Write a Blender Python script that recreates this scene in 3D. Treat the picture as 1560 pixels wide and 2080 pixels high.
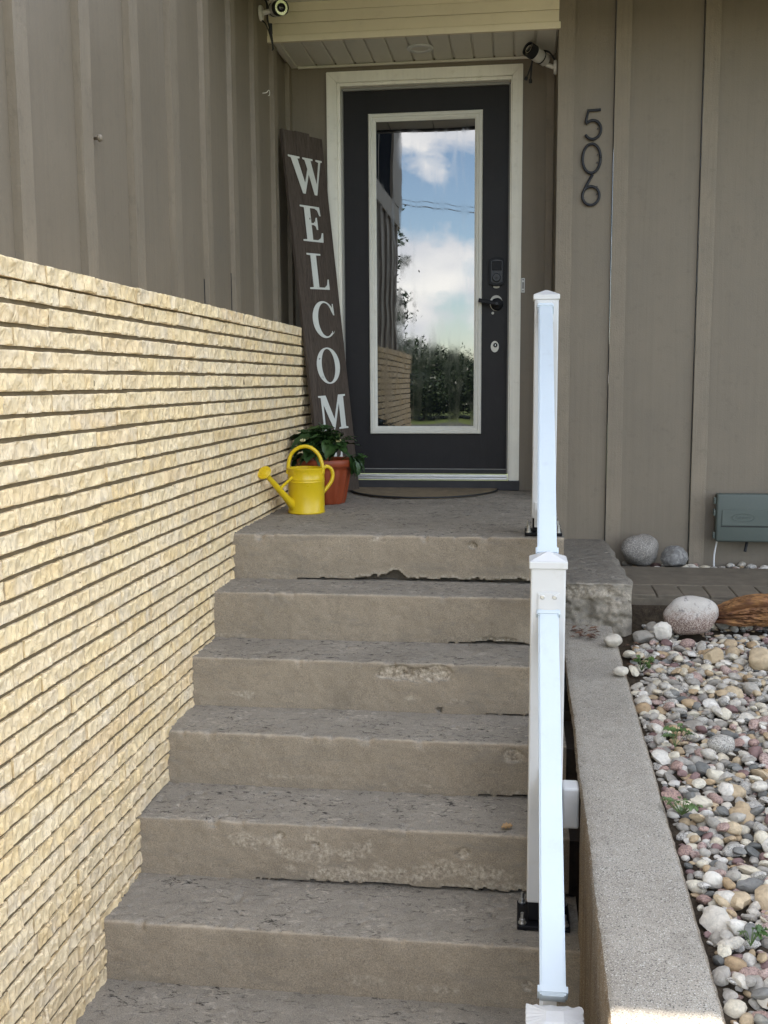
import bpy, bmesh, math, random
import numpy as np
from mathutils import Vector, Matrix, noise as mnoise
random.seed(7); RNG = np.random.default_rng(7)
for o in list(bpy.data.objects): bpy.data.objects.remove(o)
scene = bpy.context.scene
COL = scene.collection

# ------------------------------------------------------------------ camera
cam_d = bpy.data.cameras.new('camera'); cam = bpy.data.objects.new('camera', cam_d); COL.objects.link(cam)
CR = Vector((0.9915135, 0.12988304, -0.00560074)); CU = Vector((-0.0108553, 0.12564537, 0.99201583)); CF = Vector((-0.12954974, 0.98353629, -0.125989))
CP = Vector((0.88417797, -5.56752079, 0.58771996))
cam.matrix_world = Matrix(((CR.x, CU.x, -CF.x, CP.x), (CR.y, CU.y, -CF.y, CP.y), (CR.z, CU.z, -CF.z, CP.z), (0, 0, 0, 1)))
cam_d.sensor_fit = 'VERTICAL'; cam_d.sensor_height = 36.0; cam_d.lens = 36.237
cam_d.clip_start = 0.05; cam_d.clip_end = 3000
scene.camera = cam
scene.render.resolution_x = 768; scene.render.resolution_y = 1024

# ------------------------------------------------------------------ sky, sun, exposure
SUN = Vector((-0.30, 1.0, 1.352)).normalized()          # towards the sun: behind the house
SUN_EL = math.asin(SUN.z); SUN_ROT = math.atan2(SUN.x, SUN.y)
world = bpy.data.worlds.new('World'); scene.world = world; world.use_nodes = True
wn = world.node_tree; wn.nodes.clear()
wo = wn.nodes.new('ShaderNodeOutputWorld'); bg = wn.nodes.new('ShaderNodeBackground'); bg.inputs['Strength'].default_value = 0.10
sky = wn.nodes.new('ShaderNodeTexSky'); sky.sky_type = 'NISHITA'; sky.sun_disc = False
sky.sun_elevation = SUN_EL; sky.sun_rotation = SUN_ROT; sky.air_density = 1.0; sky.dust_density = 0.5; sky.ozone_density = 1.2; sky.altitude = 200
tc = wn.nodes.new('ShaderNodeTexCoord'); sx = wn.nodes.new('ShaderNodeSeparateXYZ'); wn.links.new(tc.outputs['Generated'], sx.inputs[0])
def wmath(op, a, b=None):
    n = wn.nodes.new('ShaderNodeMath'); n.operation = op
    for i, v in enumerate((a, b)):
        if v is None: continue
        if isinstance(v, (int, float)): n.inputs[i].default_value = v
        else: wn.links.new(v, n.inputs[i])
    return n.outputs[0]
cv = wn.nodes.new('ShaderNodeCombineXYZ')
wn.links.new(sx.outputs[0], cv.inputs[0]); wn.links.new(sx.outputs[1], cv.inputs[1]); wn.links.new(wmath('MULTIPLY', sx.outputs[2], 1.9), cv.inputs[2])
cn = wn.nodes.new('ShaderNodeTexNoise'); cn.inputs['Scale'].default_value = 6.5; cn.inputs['Detail'].default_value = 9; cn.inputs['Roughness'].default_value = 0.56; cn.inputs['Distortion'].default_value = 0.25
cof = wn.nodes.new('ShaderNodeVectorMath'); cof.operation = 'ADD'; cof.inputs[1].default_value = (2.37, 0.8, 0.58); wn.links.new(cv.outputs[0], cof.inputs[0])
wn.links.new(cof.outputs[0], cn.inputs['Vector'])
crp = wn.nodes.new('ShaderNodeValToRGB'); crp.color_ramp.elements[0].position = 0.475; crp.color_ramp.elements[1].position = 0.565
wn.links.new(cn.outputs['Fac'], crp.inputs[0])
cn2 = wn.nodes.new('ShaderNodeTexNoise'); cn2.inputs['Scale'].default_value = 14.0; cn2.inputs['Detail'].default_value = 6
wn.links.new(cv.outputs[0], cn2.inputs['Vector'])
ccol = wn.nodes.new('ShaderNodeValToRGB'); ccol.color_ramp.elements[0].position = 0.35; ccol.color_ramp.elements[1].position = 0.65
CLOUD = 11.0
ccol.color_ramp.elements[0].color = (0.68, 0.69, 0.73, 1); ccol.color_ramp.elements[1].color = (1, 0.97, 0.92, 1)
wn.links.new(cn2.outputs['Fac'], ccol.inputs[0])
csc = wn.nodes.new('ShaderNodeMix'); csc.data_type = 'RGBA'; csc.blend_type = 'MULTIPLY'; csc.inputs['Factor'].default_value = 1
wn.links.new(ccol.outputs[0], csc.inputs['A']); csc.inputs['B'].default_value = (CLOUD, CLOUD, CLOUD, 1)
cmx = wn.nodes.new('ShaderNodeMix'); cmx.data_type = 'RGBA'
wn.links.new(wmath('MULTIPLY', crp.outputs[0], 0.92), cmx.inputs['Factor']); wn.links.new(sky.outputs[0], cmx.inputs['A']); wn.links.new(csc.outputs['Result'], cmx.inputs['B'])
wn.links.new(cmx.outputs['Result'], bg.inputs['Color']); wn.links.new(bg.outputs[0], wo.inputs[0])

sun_d = bpy.data.lights.new('sun', 'SUN'); sun_d.energy = 4.2; sun_d.angle = math.radians(0.5); sun_d.color = (1.0, 0.93, 0.82)
sun = bpy.data.objects.new('sun', sun_d); COL.objects.link(sun); sun.rotation_euler = SUN.to_track_quat('Z', 'Y').to_euler(); sun.location = SUN * 30
scene.view_settings.view_transform = 'Standard'; scene.view_settings.look = 'None'; scene.view_settings.gamma = 1; scene.view_settings.use_curve_mapping = False
scene.view_settings.exposure = 2.28

# ------------------------------------------------------------------ helpers
ORG = {}
def org(o): return ORG.get(o.name, Vector((0, 0, 0)))
def tag(o, label=None, cat=None, group=None, kind=None):
    if label: o['label'] = label
    if cat: o['category'] = cat
    if group: o['group'] = group
    if kind: o['kind'] = kind
    return o
def thing(name, label, cat, loc, group=None):
    o = bpy.data.objects.new(name, None); COL.objects.link(o); o.location = loc; o.empty_display_size = 0.1
    ORG[o.name] = Vector(loc); tag(o, label, cat, group); return o
def link_mesh(name, me, mat, parent=None, loc=None):
    o = bpy.data.objects.new(name, me); COL.objects.link(o)
    if mat is not None and not me.materials: me.materials.append(mat)
    if parent is not None: o.parent = parent
    return o
def obj(name, bm, mat, parent=None, loc=(0, 0, 0), smooth=False, angle=None):
    """bm in WORLD coordinates -> one mesh object, origin at the parent's origin or at loc"""
    base = org(parent) if parent is not None else Vector(loc)
    me = bpy.data.meshes.new(name)
    if isinstance(bm, bmesh.types.BMesh):
        bmesh.ops.translate(bm, verts=bm.verts, vec=-base); bmesh.ops.recalc_face_normals(bm, faces=bm.faces); bm.to_mesh(me); bm.free()
    else:
        v, f = bm; me.from_pydata([(p[0] - base.x, p[1] - base.y, p[2] - base.z) for p in v], [], f); me.update()
    if smooth: me.polygons.foreach_set('use_smooth', [True] * len(me.polygons))
    if angle is not None:
        me.polygons.foreach_set('use_smooth', [True] * len(me.polygons)); me.set_sharp_from_angle(angle=math.radians(angle))
    o = bpy.data.objects.new(name, me); COL.objects.link(o)
    if mat is not None: me.materials.append(mat)
    if parent is not None: o.parent = parent
    else: o.location = base
    ORG[o.name] = base
    return o
def copy_tree(o, parent=None):
    c = o.copy(); COL.objects.link(c); c.parent = parent
    for ch in o.children: copy_tree(ch, c)
    return c
def new(): return bmesh.new()
def box(bm, x0, x1, y0, y1, z0, z1, bevel=0.0, seg=2):
    r = bmesh.ops.create_cube(bm, size=1.0); vs = r['verts']
    for v in vs: v.co = Vector(((x0 + x1) / 2 + v.co.x * (x1 - x0), (y0 + y1) / 2 + v.co.y * (y1 - y0), (z0 + z1) / 2 + v.co.z * (z1 - z0)))
    if bevel > 0:
        es = list({e for v in vs for e in v.link_edges})
        bmesh.ops.bevel(bm, geom=es, offset=bevel, segments=seg, affect='EDGES', profile=0.5)
    return bm
def bx(x0, x1, y0, y1, z0, z1, bevel=0.0, seg=2): return box(new(), x0, x1, y0, y1, z0, z1, bevel, seg)
def tube(bm, pts, rad, n=10, cap=True):
    pts = [Vector(p) for p in pts]; rad = rad if isinstance(rad, (list, tuple)) else [rad] * len(pts)
    rings = []; prev = None
    for i, p in enumerate(pts):
        t = (pts[min(i + 1, len(pts) - 1)] - pts[max(i - 1, 0)]).normalized()
        if prev is None: a = t.orthogonal().normalized()
        else: a = (prev - t * prev.dot(t)).normalized()
        prev = a; b = t.cross(a)
        rings.append([bm.verts.new(p + (a * math.cos(2 * math.pi * k / n) + b * math.sin(2 * math.pi * k / n)) * rad[i]) for k in range(n)])
    for r0, r1 in zip(rings, rings[1:]):
        for k in range(n): bm.faces.new((r0[k], r0[(k + 1) % n], r1[(k + 1) % n], r1[k]))
    if cap: bm.faces.new(rings[0][::-1]); bm.faces.new(rings[-1])
    return bm
def lathe(bm, prof, c, n=40, axis=None, ripple=None):
    """prof: (radius, height) pairs, revolved round the vertical (or given) axis through c"""
    c = Vector(c); q = Vector((0, 0, 1)).rotation_difference(Vector(axis).normalized()) if axis is not None else None
    rings = []
    for r, h in prof:
        ring = []
        for k in range(n):
            a = 2 * math.pi * k / n; rr = r * (1 + (ripple(a, h) if ripple else 0))
            p = Vector((rr * math.cos(a), rr * math.sin(a), h))
            if q: p = q @ p
            ring.append(bm.verts.new(c + p))
        rings.append(ring)
    for r0, r1 in zip(rings, rings[1:]):
        for k in range(n): bm.faces.new((r0[k], r0[(k + 1) % n], r1[(k + 1) % n], r1[k]))
    if prof[0][0] > 1e-5: bm.faces.new(rings[0][::-1])
    if prof[-1][0] > 1e-5: bm.faces.new(rings[-1])
    bmesh.ops.remove_doubles(bm, verts=bm.verts, dist=1e-6)
    return bm
def smoothpts(pts, n=6):
    pts = [Vector(p) for p in pts]; out = []
    for i in range(len(pts) - 1):
        p0, p1, p2, p3 = pts[max(i - 1, 0)], pts[i], pts[i + 1], pts[min(i + 2, len(pts) - 1)]
        for k in range(n):
            t = k / n
            out.append(0.5 * ((2 * p1) + (p2 - p0) * t + (2 * p0 - 5 * p1 + 4 * p2 - p3) * t * t + (3 * p1 - p0 - 3 * p2 + p3) * t ** 3))
    out.append(pts[-1]); return out
# numpy value noise
def vnoise(x, y, z, seed=0):
    x, y, z = np.broadcast_arrays(np.asarray(x, float), np.asarray(y, float), np.asarray(z, float))
    xi, yi, zi = np.floor(x).astype(np.int64), np.floor(y).astype(np.int64), np.floor(z).astype(np.int64)
    fx, fy, fz = x - xi, y - yi, z - zi
    fx, fy, fz = fx * fx * (3 - 2 * fx), fy * fy * (3 - 2 * fy), fz * fz * (3 - 2 * fz)
    def h(i, j, k):
        n = (i * 374761393 + j * 668265263 + k * 2147483647 + seed * 1274126177) & 0x7fffffff
        n = ((n ^ (n >> 13)) * 1274126177) & 0x7fffffff
        n = ((n ^ (n >> 15)) * 2246822519) & 0x7fffffff
        return ((n ^ (n >> 16)) & 0xffff) / 65535.0
    def L(a, b, t): return a + (b - a) * t
    c = [[[h(xi + i, yi + j, zi + k) for k in (0, 1)] for j in (0, 1)] for i in (0, 1)]
    return L(L(L(c[0][0][0], c[1][0][0], fx), L(c[0][1][0], c[1][1][0], fx), fy), L(L(c[0][0][1], c[1][0][1], fx), L(c[0][1][1], c[1][1][1], fx), fy), fz) - 0.5
def fbm(x, y, z, oct=4, seed=0):
    s = 0; a = 1.0
    for o in range(oct):
        s = s + a * vnoise(x * 2 ** o, y * 2 ** o, z * 2 ** o, seed + o * 17); a *= 0.5
    return s

# ------------------------------------------------------------------ materials
class N:
    def __init__(s, name):
        s.m = bpy.data.materials.new(name); s.m.use_nodes = True; s.t = s.m.node_tree; s.n = s.t.nodes; s.l = s.t.links
        s.p = s.n['Principled BSDF']; s.tc = s.n.new('ShaderNodeTexCoord'); s.co = s.tc.outputs['Object']
    def inp(s, sock, v):
        if v is None: return
        if hasattr(v, 'is_linked') or isinstance(v, bpy.types.NodeSocket): s.l.new(v, sock)
        elif isinstance(v, (tuple, list)): sock.default_value = (*v, 1) if len(v) == 3 and len(sock.default_value) == 4 else v
        else: sock.default_value = v
    def mapping(s, scale=(1, 1, 1), loc=None, co=None):
        n = s.n.new('ShaderNodeMapping'); s.l.new(co or s.co, n.inputs[0]); n.inputs['Scale'].default_value = scale
        if loc is not None: s.inp(n.inputs['Location'], loc)
        return n.outputs[0]
    def noise(s, scale, detail=4, rough=0.5, co=None, dist=0.0, col=False):
        n = s.n.new('ShaderNodeTexNoise'); n.inputs['Scale'].default_value = scale; n.inputs['Detail'].default_value = detail; n.inputs['Roughness'].default_value = rough; n.inputs['Distortion'].default_value = dist
        s.l.new(co or s.co, n.inputs['Vector']); return n.outputs['Color' if col else 'Fac']
    def vor(s, scale, feature='F1', co=None, out='Distance', rand=1.0):
        n = s.n.new('ShaderNodeTexVoronoi'); n.feature = feature; n.inputs['Scale'].default_value = scale; n.inputs['Randomness'].default_value = rand
        s.l.new(co or s.co, n.inputs['Vector']); return n.outputs[out]
    def ramp(s, v, stops, interp='LINEAR'):
        n = s.n.new('ShaderNodeValToRGB'); e = n.color_ramp.elements; n.color_ramp.interpolation = interp
        while len(e) < len(stops): e.new(0.5)
        for i, (p, c) in enumerate(stops):
            e[i].position = p; e[i].color = (c, c, c, 1) if isinstance(c, (int, float)) else (*c, 1)
        s.l.new(v, n.inputs[0]); return n.outputs[0]
    def mix(s, f, a, b, mode='MIX'):
        n = s.n.new('ShaderNodeMix'); n.data_type = 'RGBA'; n.blend_type = mode
        s.inp(n.inputs['Factor'], f); s.inp(n.inputs['A'], a); s.inp(n.inputs['B'], b); return n.outputs['Result']
    def math(s, op, a, b=None, clamp=False):
        n = s.n.new('ShaderNodeMath'); n.operation = op; n.use_clamp = clamp
        s.inp(n.inputs[0], a); s.inp(n.inputs[1], b); return n.outputs[0]
    def attr(s, name):
        n = s.n.new('ShaderNodeAttribute'); n.attribute_name = name; return n.outputs['Fac']
    def rnd(s):
        n = s.n.new('ShaderNodeObjectInfo'); return n.outputs['Random']
    def island(s):
        n = s.n.new('ShaderNodeNewGeometry'); return n.outputs['Random Per Island']
    def normal_z(s):
        n = s.n.new('ShaderNodeNewGeometry'); q = s.n.new('ShaderNodeSeparateXYZ'); s.l.new(n.outputs['True Normal'], q.inputs[0]); return q.outputs[2]
    def sep(s, co=None):
        q = s.n.new('ShaderNodeSeparateXYZ'); s.l.new(co or s.co, q.inputs[0]); return q.outputs
    def bump(s, h, strength=0.3, dist=0.005, prev=None):
        n = s.n.new('ShaderNodeBump'); n.inputs['Strength'].default_value = strength; n.inputs['Distance'].default_value = dist; s.l.new(h, n.inputs['Height'])
        if prev: s.l.new(prev, n.inputs['Normal'])
        return n.outputs[0]
    def out(s, col=None, rough=0.6, nrm=None, metal=0.0, spec=0.5, coat=0.0):
        s.inp(s.p.inputs['Base Color'], col); s.inp(s.p.inputs['Roughness'], rough); s.inp(s.p.inputs['Metallic'], metal); s.inp(s.p.inputs['Specular IOR Level'], spec); s.inp(s.p.inputs['Coat Weight'], coat)
        if nrm is not None: s.l.new(nrm, s.p.inputs['Normal'])
        return s.m
def sc(c, k): return tuple(min(1, v * k) for v in c)
def painted(name, c, rough=0.5, var=0.12, grime=0.25, grain=None, bump=0.15, gscale=6.0, grimecol=None, spec=0.4):
    n = N(name); big = n.noise(gscale, 5, 0.6); fine = n.noise(160, 3)
    col = n.mix(n.ramp(big, [(0.3, 0.0), (0.75, 1.0)]), sc(c, 1 - var), sc(c, 1 + var))
    h = fine
    if grain:
        g = n.noise(1.0, 6, 0.65, n.mapping(grain), dist=0.6)
        col = n.mix(n.ramp(g, [(0.45, 0.0), (0.75, 0.38)]), col, sc(c, 0.76)); h = n.math('ADD', n.math('MULTIPLY', g, 1.5), fine)
    if grime:
        gm = n.ramp(n.noise(22, 7, 0.7), [(0.56, 0.0), (0.74, grime)]); col = n.mix(gm, col, grimecol or sc(c, 0.5))
    return n.out(col, n.math('ADD', n.math('MULTIPLY', big, 0.25), rough - 0.12), n.bump(h, bump, 0.002), spec=spec)
def plain(name, c, rough=0.5, metal=0.0, var=0.1, scale=30, bump=0.05, coat=0.0, spec=0.5):
    n = N(name); f = n.noise(scale, 5, 0.6)
    col = n.mix(f, sc(c, 1 - var), sc(c, 1 + var))
    return n.out(col, n.math('ADD', n.math('MULTIPLY', f, 0.2), rough - 0.1), n.bump(n.noise(scale * 8, 3), bump, 0.001), metal, spec, coat)

M = {}
SIDE = (0.190, 0.157, 0.115)
M['siding'] = painted('taupe_siding_paint', SIDE, 0.55, 0.10, 0.28, (42, 42, 1.3), 0.35, 2.2)
M['batten'] = painted('taupe_batten_lit_tone', sc(SIDE, 1.16), 0.55, 0.12, 0.4, (70, 70, 2.0), 0.6, 5.0)  # siding colour lightened: light caught by the battens is put into the colour
M['casing'] = painted('cream_casing_paint', (0.80, 0.765, 0.665), 0.4, 0.06, 0.3, (40, 40, 2), 0.25, 6, (0.36, 0.31, 0.22))
M['fascia'] = painted('cream_metal_fascia', (0.79, 0.71, 0.53), 0.42, 0.05, 0.18, None, 0.06, 3, (0.42, 0.36, 0.24))
M['soffit'] = painted('off_white_soffit_vinyl', (0.66, 0.63, 0.54), 0.5, 0.05, 0.22, None, 0.06, 4, (0.34, 0.31, 0.25))
M['door'] = painted('charcoal_door_paint', (0.0195, 0.0180, 0.0190), 0.5, 0.16, 0.25, (60, 60, 2), 0.2, 5, (0.03, 0.029, 0.028), 0.2)
M['lite'] = painted('off_white_lite_frame', (0.62, 0.60, 0.53), 0.38, 0.05, 0.25, None, 0.08, 8, (0.34, 0.31, 0.25))
M['white'] = painted('white_vinyl', (0.62, 0.615, 0.60), 0.34, 0.03, 0.3, None, 0.05, 4, (0.46, 0.43, 0.37))
M['rail'] = painted('white_rail_sky_tint', (0.54, 0.60, 0.635), 0.36, 0.03, 0.35, None, 0.05, 5, (0.44, 0.46, 0.46))  # white rails; the blue of the reflected sky is put into the colour
M['black'] = plain('black_metal', (0.006, 0.006, 0.008), 0.5, 0.0, 0.2, 40, spec=0.2)
M['blackrub'] = plain('black_rubber', (0.012, 0.012, 0.013), 0.6)
M['steel'] = plain('galvanised_steel', (0.55, 0.55, 0.54), 0.35, 0.9, 0.15, 60)
M['alu'] = plain('aluminium_threshold', (0.62, 0.61, 0.59), 0.36, 0.85, 0.12, 30)
M['camwhite'] = plain('camera_white_plastic', (0.62, 0.60, 0.54), 0.38, 0, 0.05, 20)
M['lens'] = plain('dark_lens_glass', (0.01, 0.01, 0.014), 0.08, 0, 0.1, 20, 0, 1.0)
M['ring'] = plain('chrome_lens_ring', (0.6, 0.56, 0.48), 0.25, 0.9)
M['yellow'] = painted('yellow_enamel', (0.70, 0.49, 0.010), 0.30, 0.07, 0.35, None, 0.06, 7, (0.42, 0.29, 0.03), 0.55)
M['terra'] = painted('terracotta_plastic', (0.245, 0.048, 0.016), 0.42, 0.12, 0.2, None, 0.08, 12, (0.16, 0.05, 0.02))
M['soil'] = painted('dark_soil', (0.035, 0.026, 0.019), 0.9, 0.4, 0.4, None, 1.0, 60)
M['mortar'] = painted('brown_mortar', (0.165, 0.125, 0.070), 0.9, 0.2, 0.3, None, 0.8, 30)
M['util'] = painted('grey_green_box_plastic', (0.088, 0.105, 0.092), 0.5, 0.06, 0.2, None, 0.05, 6, (0.11, 0.12, 0.11))
M['number'] = plain('gunmetal_number', (0.020, 0.021, 0.026), 0.45, 0.0, spec=0.3)
M['bark'] = painted('bark', (0.06, 0.045, 0.032), 0.9, 0.3, 0.3, (30, 30, 4), 0.8, 10)
M['roof'] = painted('brown_shingle_roof', (0.07, 0.06, 0.052), 0.9, 0.3, 0.3, None, 0.6, 20)
M['gutter'] = painted('dark_brown_gutter', (0.05, 0.04, 0.033), 0.5, 0.1, 0.2)
M['cleglass'] = plain('dark_window_glass', (0.012, 0.014, 0.018), 0.7, 0, 0.05, 5, 0, 0, 0.0)

def concrete(name, tread, riser, dark=0.5, light=1.3):
    n = N(name); nz = n.normal_z(); top = n.ramp(nz, [(0.45, 0.0), (0.75, 1.0)])
    base = n.mix(top, riser, tread)
    big = n.noise(3.2, 6, 0.6); mid = n.noise(17, 6, 0.62); fine = n.noise(330, 3, 0.7); grit = n.vor(330, co=None)
    col = n.mix(n.ramp(big, [(0.3, 0.0), (0.7, 1.0)]), sc(riser, 0.72), (0.5, 0.5, 0.5), 'MIX')
    col = n.mix(n.ramp(big, [(0.28, 0.75), (0.72, 1.28)]), (0, 0, 0), base, 'MIX') if False else n.mix(1.0, base, n.ramp(big, [(0.28, 0.86), (0.5, 1.0), (0.74, 1.12)]), 'MULTIPLY')
    col = n.mix(1.0, col, n.ramp(mid, [(0.3, 0.90), (0.5, 1.0), (0.72, 1.08)]), 'MULTIPLY')
    col = n.mix(1.0, col, n.ramp(fine, [(0.3, 0.66), (0.5, 1.0), (0.7, 1.36)]), 'MULTIPLY')
    # pale sand grains and dark pits
    g2 = n.ramp(n.noise(420, 2), [(0.66, 0.0), (0.74, 0.75)]); col = n.mix(g2, col, sc(tread, 2.1))
    pit_top = n.ramp(n.noise(1.0, 4, 0.75, n.mapping((30, 62, 30)), dist=1.0), [(0.575, 0.0), (0.62, dark)])
    pit = n.math('MULTIPLY', n.math('MULTIPLY', pit_top, n.ramp(n.noise(5, 4), [(0.36, 0.1), (0.6, 1.0)])), n.math('ADD', n.math('MULTIPLY', top, 0.94), 0.06)); col = n.mix(pit, col, (0.028, 0.026, 0.023))
    big_pit = n.math('MULTIPLY', n.ramp(n.noise(1.0, 5, 0.8, n.mapping((11, 24, 11), (1.3, 4.1, 0)), dist=0.8), [(0.625, 0.0), (0.655, 0.9)]), top); col = n.mix(big_pit, col, (0.035, 0.031, 0.027))
    flake = n.math('MULTIPLY', n.ramp(n.noise(1.0, 3, 0.7, n.mapping((34, 70, 34), (3.1, 1.7, 0)), dist=0.8), [(0.565, 0.0), (0.61, 0.6)]), n.math('MULTIPLY', top, n.ramp(n.noise(6, 4), [(0.4, 0.15), (0.62, 1.0)]))); col = n.mix(flake, col, sc(tread, 1.75))
    # painted-on-by-weather stains with their own shapes: drips of lime, damp blotches
    damp = n.ramp(n.noise(5.5, 7, 0.68, dist=0.5), [(0.58, 0.0), (0.74, 0.4)]); col = n.mix(damp, col, sc(riser, 0.48))
    lime = n.ramp(n.noise(1.0, 7, 0.7, n.mapping((5, 5, 17), (2.2, 7.7, 1.3)), dist=0.6), [(0.52, 0.0), (0.68, 0.6)]); col = n.mix(n.math('MULTIPLY', lime, n.math('SUBTRACT', 1.0, top)), col, sc(tread, 0.80))
    grain2 = n.ramp(n.noise(520, 2, 0.6), [(0.62, 0.0), (0.70, 0.7)]); col = n.mix(grain2, col, (0.07, 0.06, 0.048))
    # per vertex wear
    ed = n.attr('edge'); ch = n.attr('chip'); ck = n.attr('crack')
    col = n.mix(n.math('MULTIPLY', ed, n.ramp(n.noise(40, 5, 0.7), [(0.35, 0.1), (0.6, 0.9)])), col, sc(riser, 1.42))
    agg = n.mix(n.ramp(n.vor(150, out='Color') if False else n.noise(95, 4, 0.7), [(0.36, 0.0), (0.62, 1.0)]), (0.20, 0.163, 0.12), (0.60, 0.525, 0.415))
    col = n.mix(n.math('MULTIPLY', ch, n.ramp(n.noise(60, 5, 0.7), [(0.34, 0.35), (0.55, 1.0)])), col, agg)
    col = n.mix(ck, col, (0.045, 0.040, 0.033))
    h = n.math('ADD', n.math('MULTIPLY', fine, 0.8), n.math('ADD', n.math('MULTIPLY', mid, 1.0), n.math('MULTIPLY', pit, -1.5)))
    nr = n.bump(h, 0.55, 0.0025); nr = n.bump(n.math('MULTIPLY', grit, ch), 0.5, 0.003, nr)
    return n.out(col, 0.88, nr, spec=0.25)
M['concrete'] = concrete('weathered_concrete', (0.272, 0.243, 0.200), (0.310, 0.258, 0.192), 0.95)
M['slab'] = concrete('grey_concrete', (0.20, 0.18, 0.15), (0.25, 0.22, 0.175), 0.6)

def kerb():
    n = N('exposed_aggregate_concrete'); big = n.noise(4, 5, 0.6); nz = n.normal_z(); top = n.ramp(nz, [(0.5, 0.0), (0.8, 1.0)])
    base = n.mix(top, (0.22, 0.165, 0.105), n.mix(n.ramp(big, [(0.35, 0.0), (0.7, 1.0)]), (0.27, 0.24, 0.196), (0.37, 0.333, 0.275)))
    sp = n.noise(260, 2, 0.6); sp2 = n.noise(390, 2, 0.5, n.mapping((1, 1, 1), (7, 3, 2)))
    col = n.mix(n.ramp(sp, [(0.56, 0.0), (0.66, 0.85)]), base, (0.055, 0.05, 0.045))
    col = n.mix(n.ramp(sp2, [(0.56, 0.0), (0.66, 0.85)]), col, (0.58, 0.55, 0.49))
    st = n.ramp(n.noise(8, 6, 0.7, dist=0.4), [(0.53, 0.0), (0.74, 0.55)]); col = n.mix(st, col, (0.12, 0.105, 0.085))
    drip = n.ramp(n.noise(1.0, 4, 0.6, n.mapping((25, 25, 2.2))), [(0.45, 0.0), (0.7, 0.6)]); col = n.mix(n.math('MULTIPLY', drip, n.math('SUBTRACT', 1.0, top)), col, (0.12, 0.08, 0.045))
    return n.out(col, 0.9, n.bump(n.math('ADD', sp, sp2), 0.6, 0.003), spec=0.2)
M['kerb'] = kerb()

def brickmat():
    n = N('split_face_cream_brick'); r = n.rnd(); isl = n.island(); rr = n.math('FRACT', n.math('ADD', n.math('MULTIPLY', r, 7.31), n.math('MULTIPLY', isl, 3.77)))
    mv = n.n.new('ShaderNodeCombineXYZ'); n.l.new(n.math('MULTIPLY', rr, 37.0), mv.inputs[0]); n.l.new(n.math('MULTIPLY', rr, 11.0), mv.inputs[1])
    co = n.mapping((1, 1, 1), mv.outputs[0])
    tint = n.ramp(rr, [(0.0, (0.80, 0.605, 0.335)), (0.3, (0.85, 0.675, 0.405)), (0.6, (0.83, 0.66, 0.42)), (0.85, (0.87, 0.71, 0.455)), (1.0, (0.80, 0.60, 0.35))])
    a = n.noise(14, 5, 0.6, co, 0.5); b = n.noise(34, 5, 0.65, co, 0.8); c = n.noise(9, 4, 0.6, n.mapping((1, 1, 1), (5, 9, 2), co), 0.4)
    col = n.mix(n.ramp(a, [(0.50, 0.0), (0.72, 0.5)]), tint, (0.74, 0.53, 0.26))
    col = n.mix(n.ramp(c, [(0.48, 0.0), (0.68, 0.6)]), col, (0.74, 0.635, 0.49))
    col = n.mix(n.ramp(b, [(0.60, 0.0), (0.78, 0.35)]), col, (0.55, 0.38, 0.20))
    col = n.mix(n.ramp(n.noise(55, 2, 0.5, co), [(0.78, 0.0), (0.80, 0.8)]), col, (0.10, 0.07, 0.05))
    nr = n.bump(n.noise(1.0, 2, 0.5, n.mapping((60, 50, 30), None, co), 1.2), 0.9, 0.010); nr = n.bump(n.noise(300, 3, 0.6, co), 0.25, 0.001, nr)
    return n.out(col, 0.85, nr, spec=0.2)
M['brick'] = brickmat()

# ================================================================== SETTING
def grassmat():
    n = N('lawn_grass'); a = n.noise(0.25, 6, 0.6); b = n.noise(9, 5, 0.7)
    col = n.mix(a, (0.055, 0.085, 0.02), (0.10, 0.115, 0.035)); col = n.mix(n.ramp(b, [(0.45, 0.0), (0.7, 0.6)]), col, (0.035, 0.055, 0.014))
    return n.out(col, 0.9, n.bump(b, 0.8, 0.03), spec=0.2)
M['grass'] = grassmat()
M['asphalt'] = painted('asphalt', (0.05, 0.05, 0.05), 0.9, 0.2, 0.2, None, 0.6, 8)
M['drive'] = painted('pale_driveway_concrete', (0.40, 0.37, 0.31), 0.9, 0.12, 0.25, None, 0.4, 2.5)
def sheet(name, x0, x1, y0, y1, z, mat):
    return tag(obj(name, ([(x0, y0, z), (x1, y0, z), (x1, y1, z), (x0, y1, z)], [(0, 1, 2, 3)]), mat), kind='structure')
sheet('ground', -700, 700, -900, 500, -1.222, M['grass'])
sheet('driveway', -9, 1.3, -30, -3.4, -1.214, M['drive'])
sheet('road', -300, 300, -37, -30, -1.210, M['asphalt'])

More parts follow.
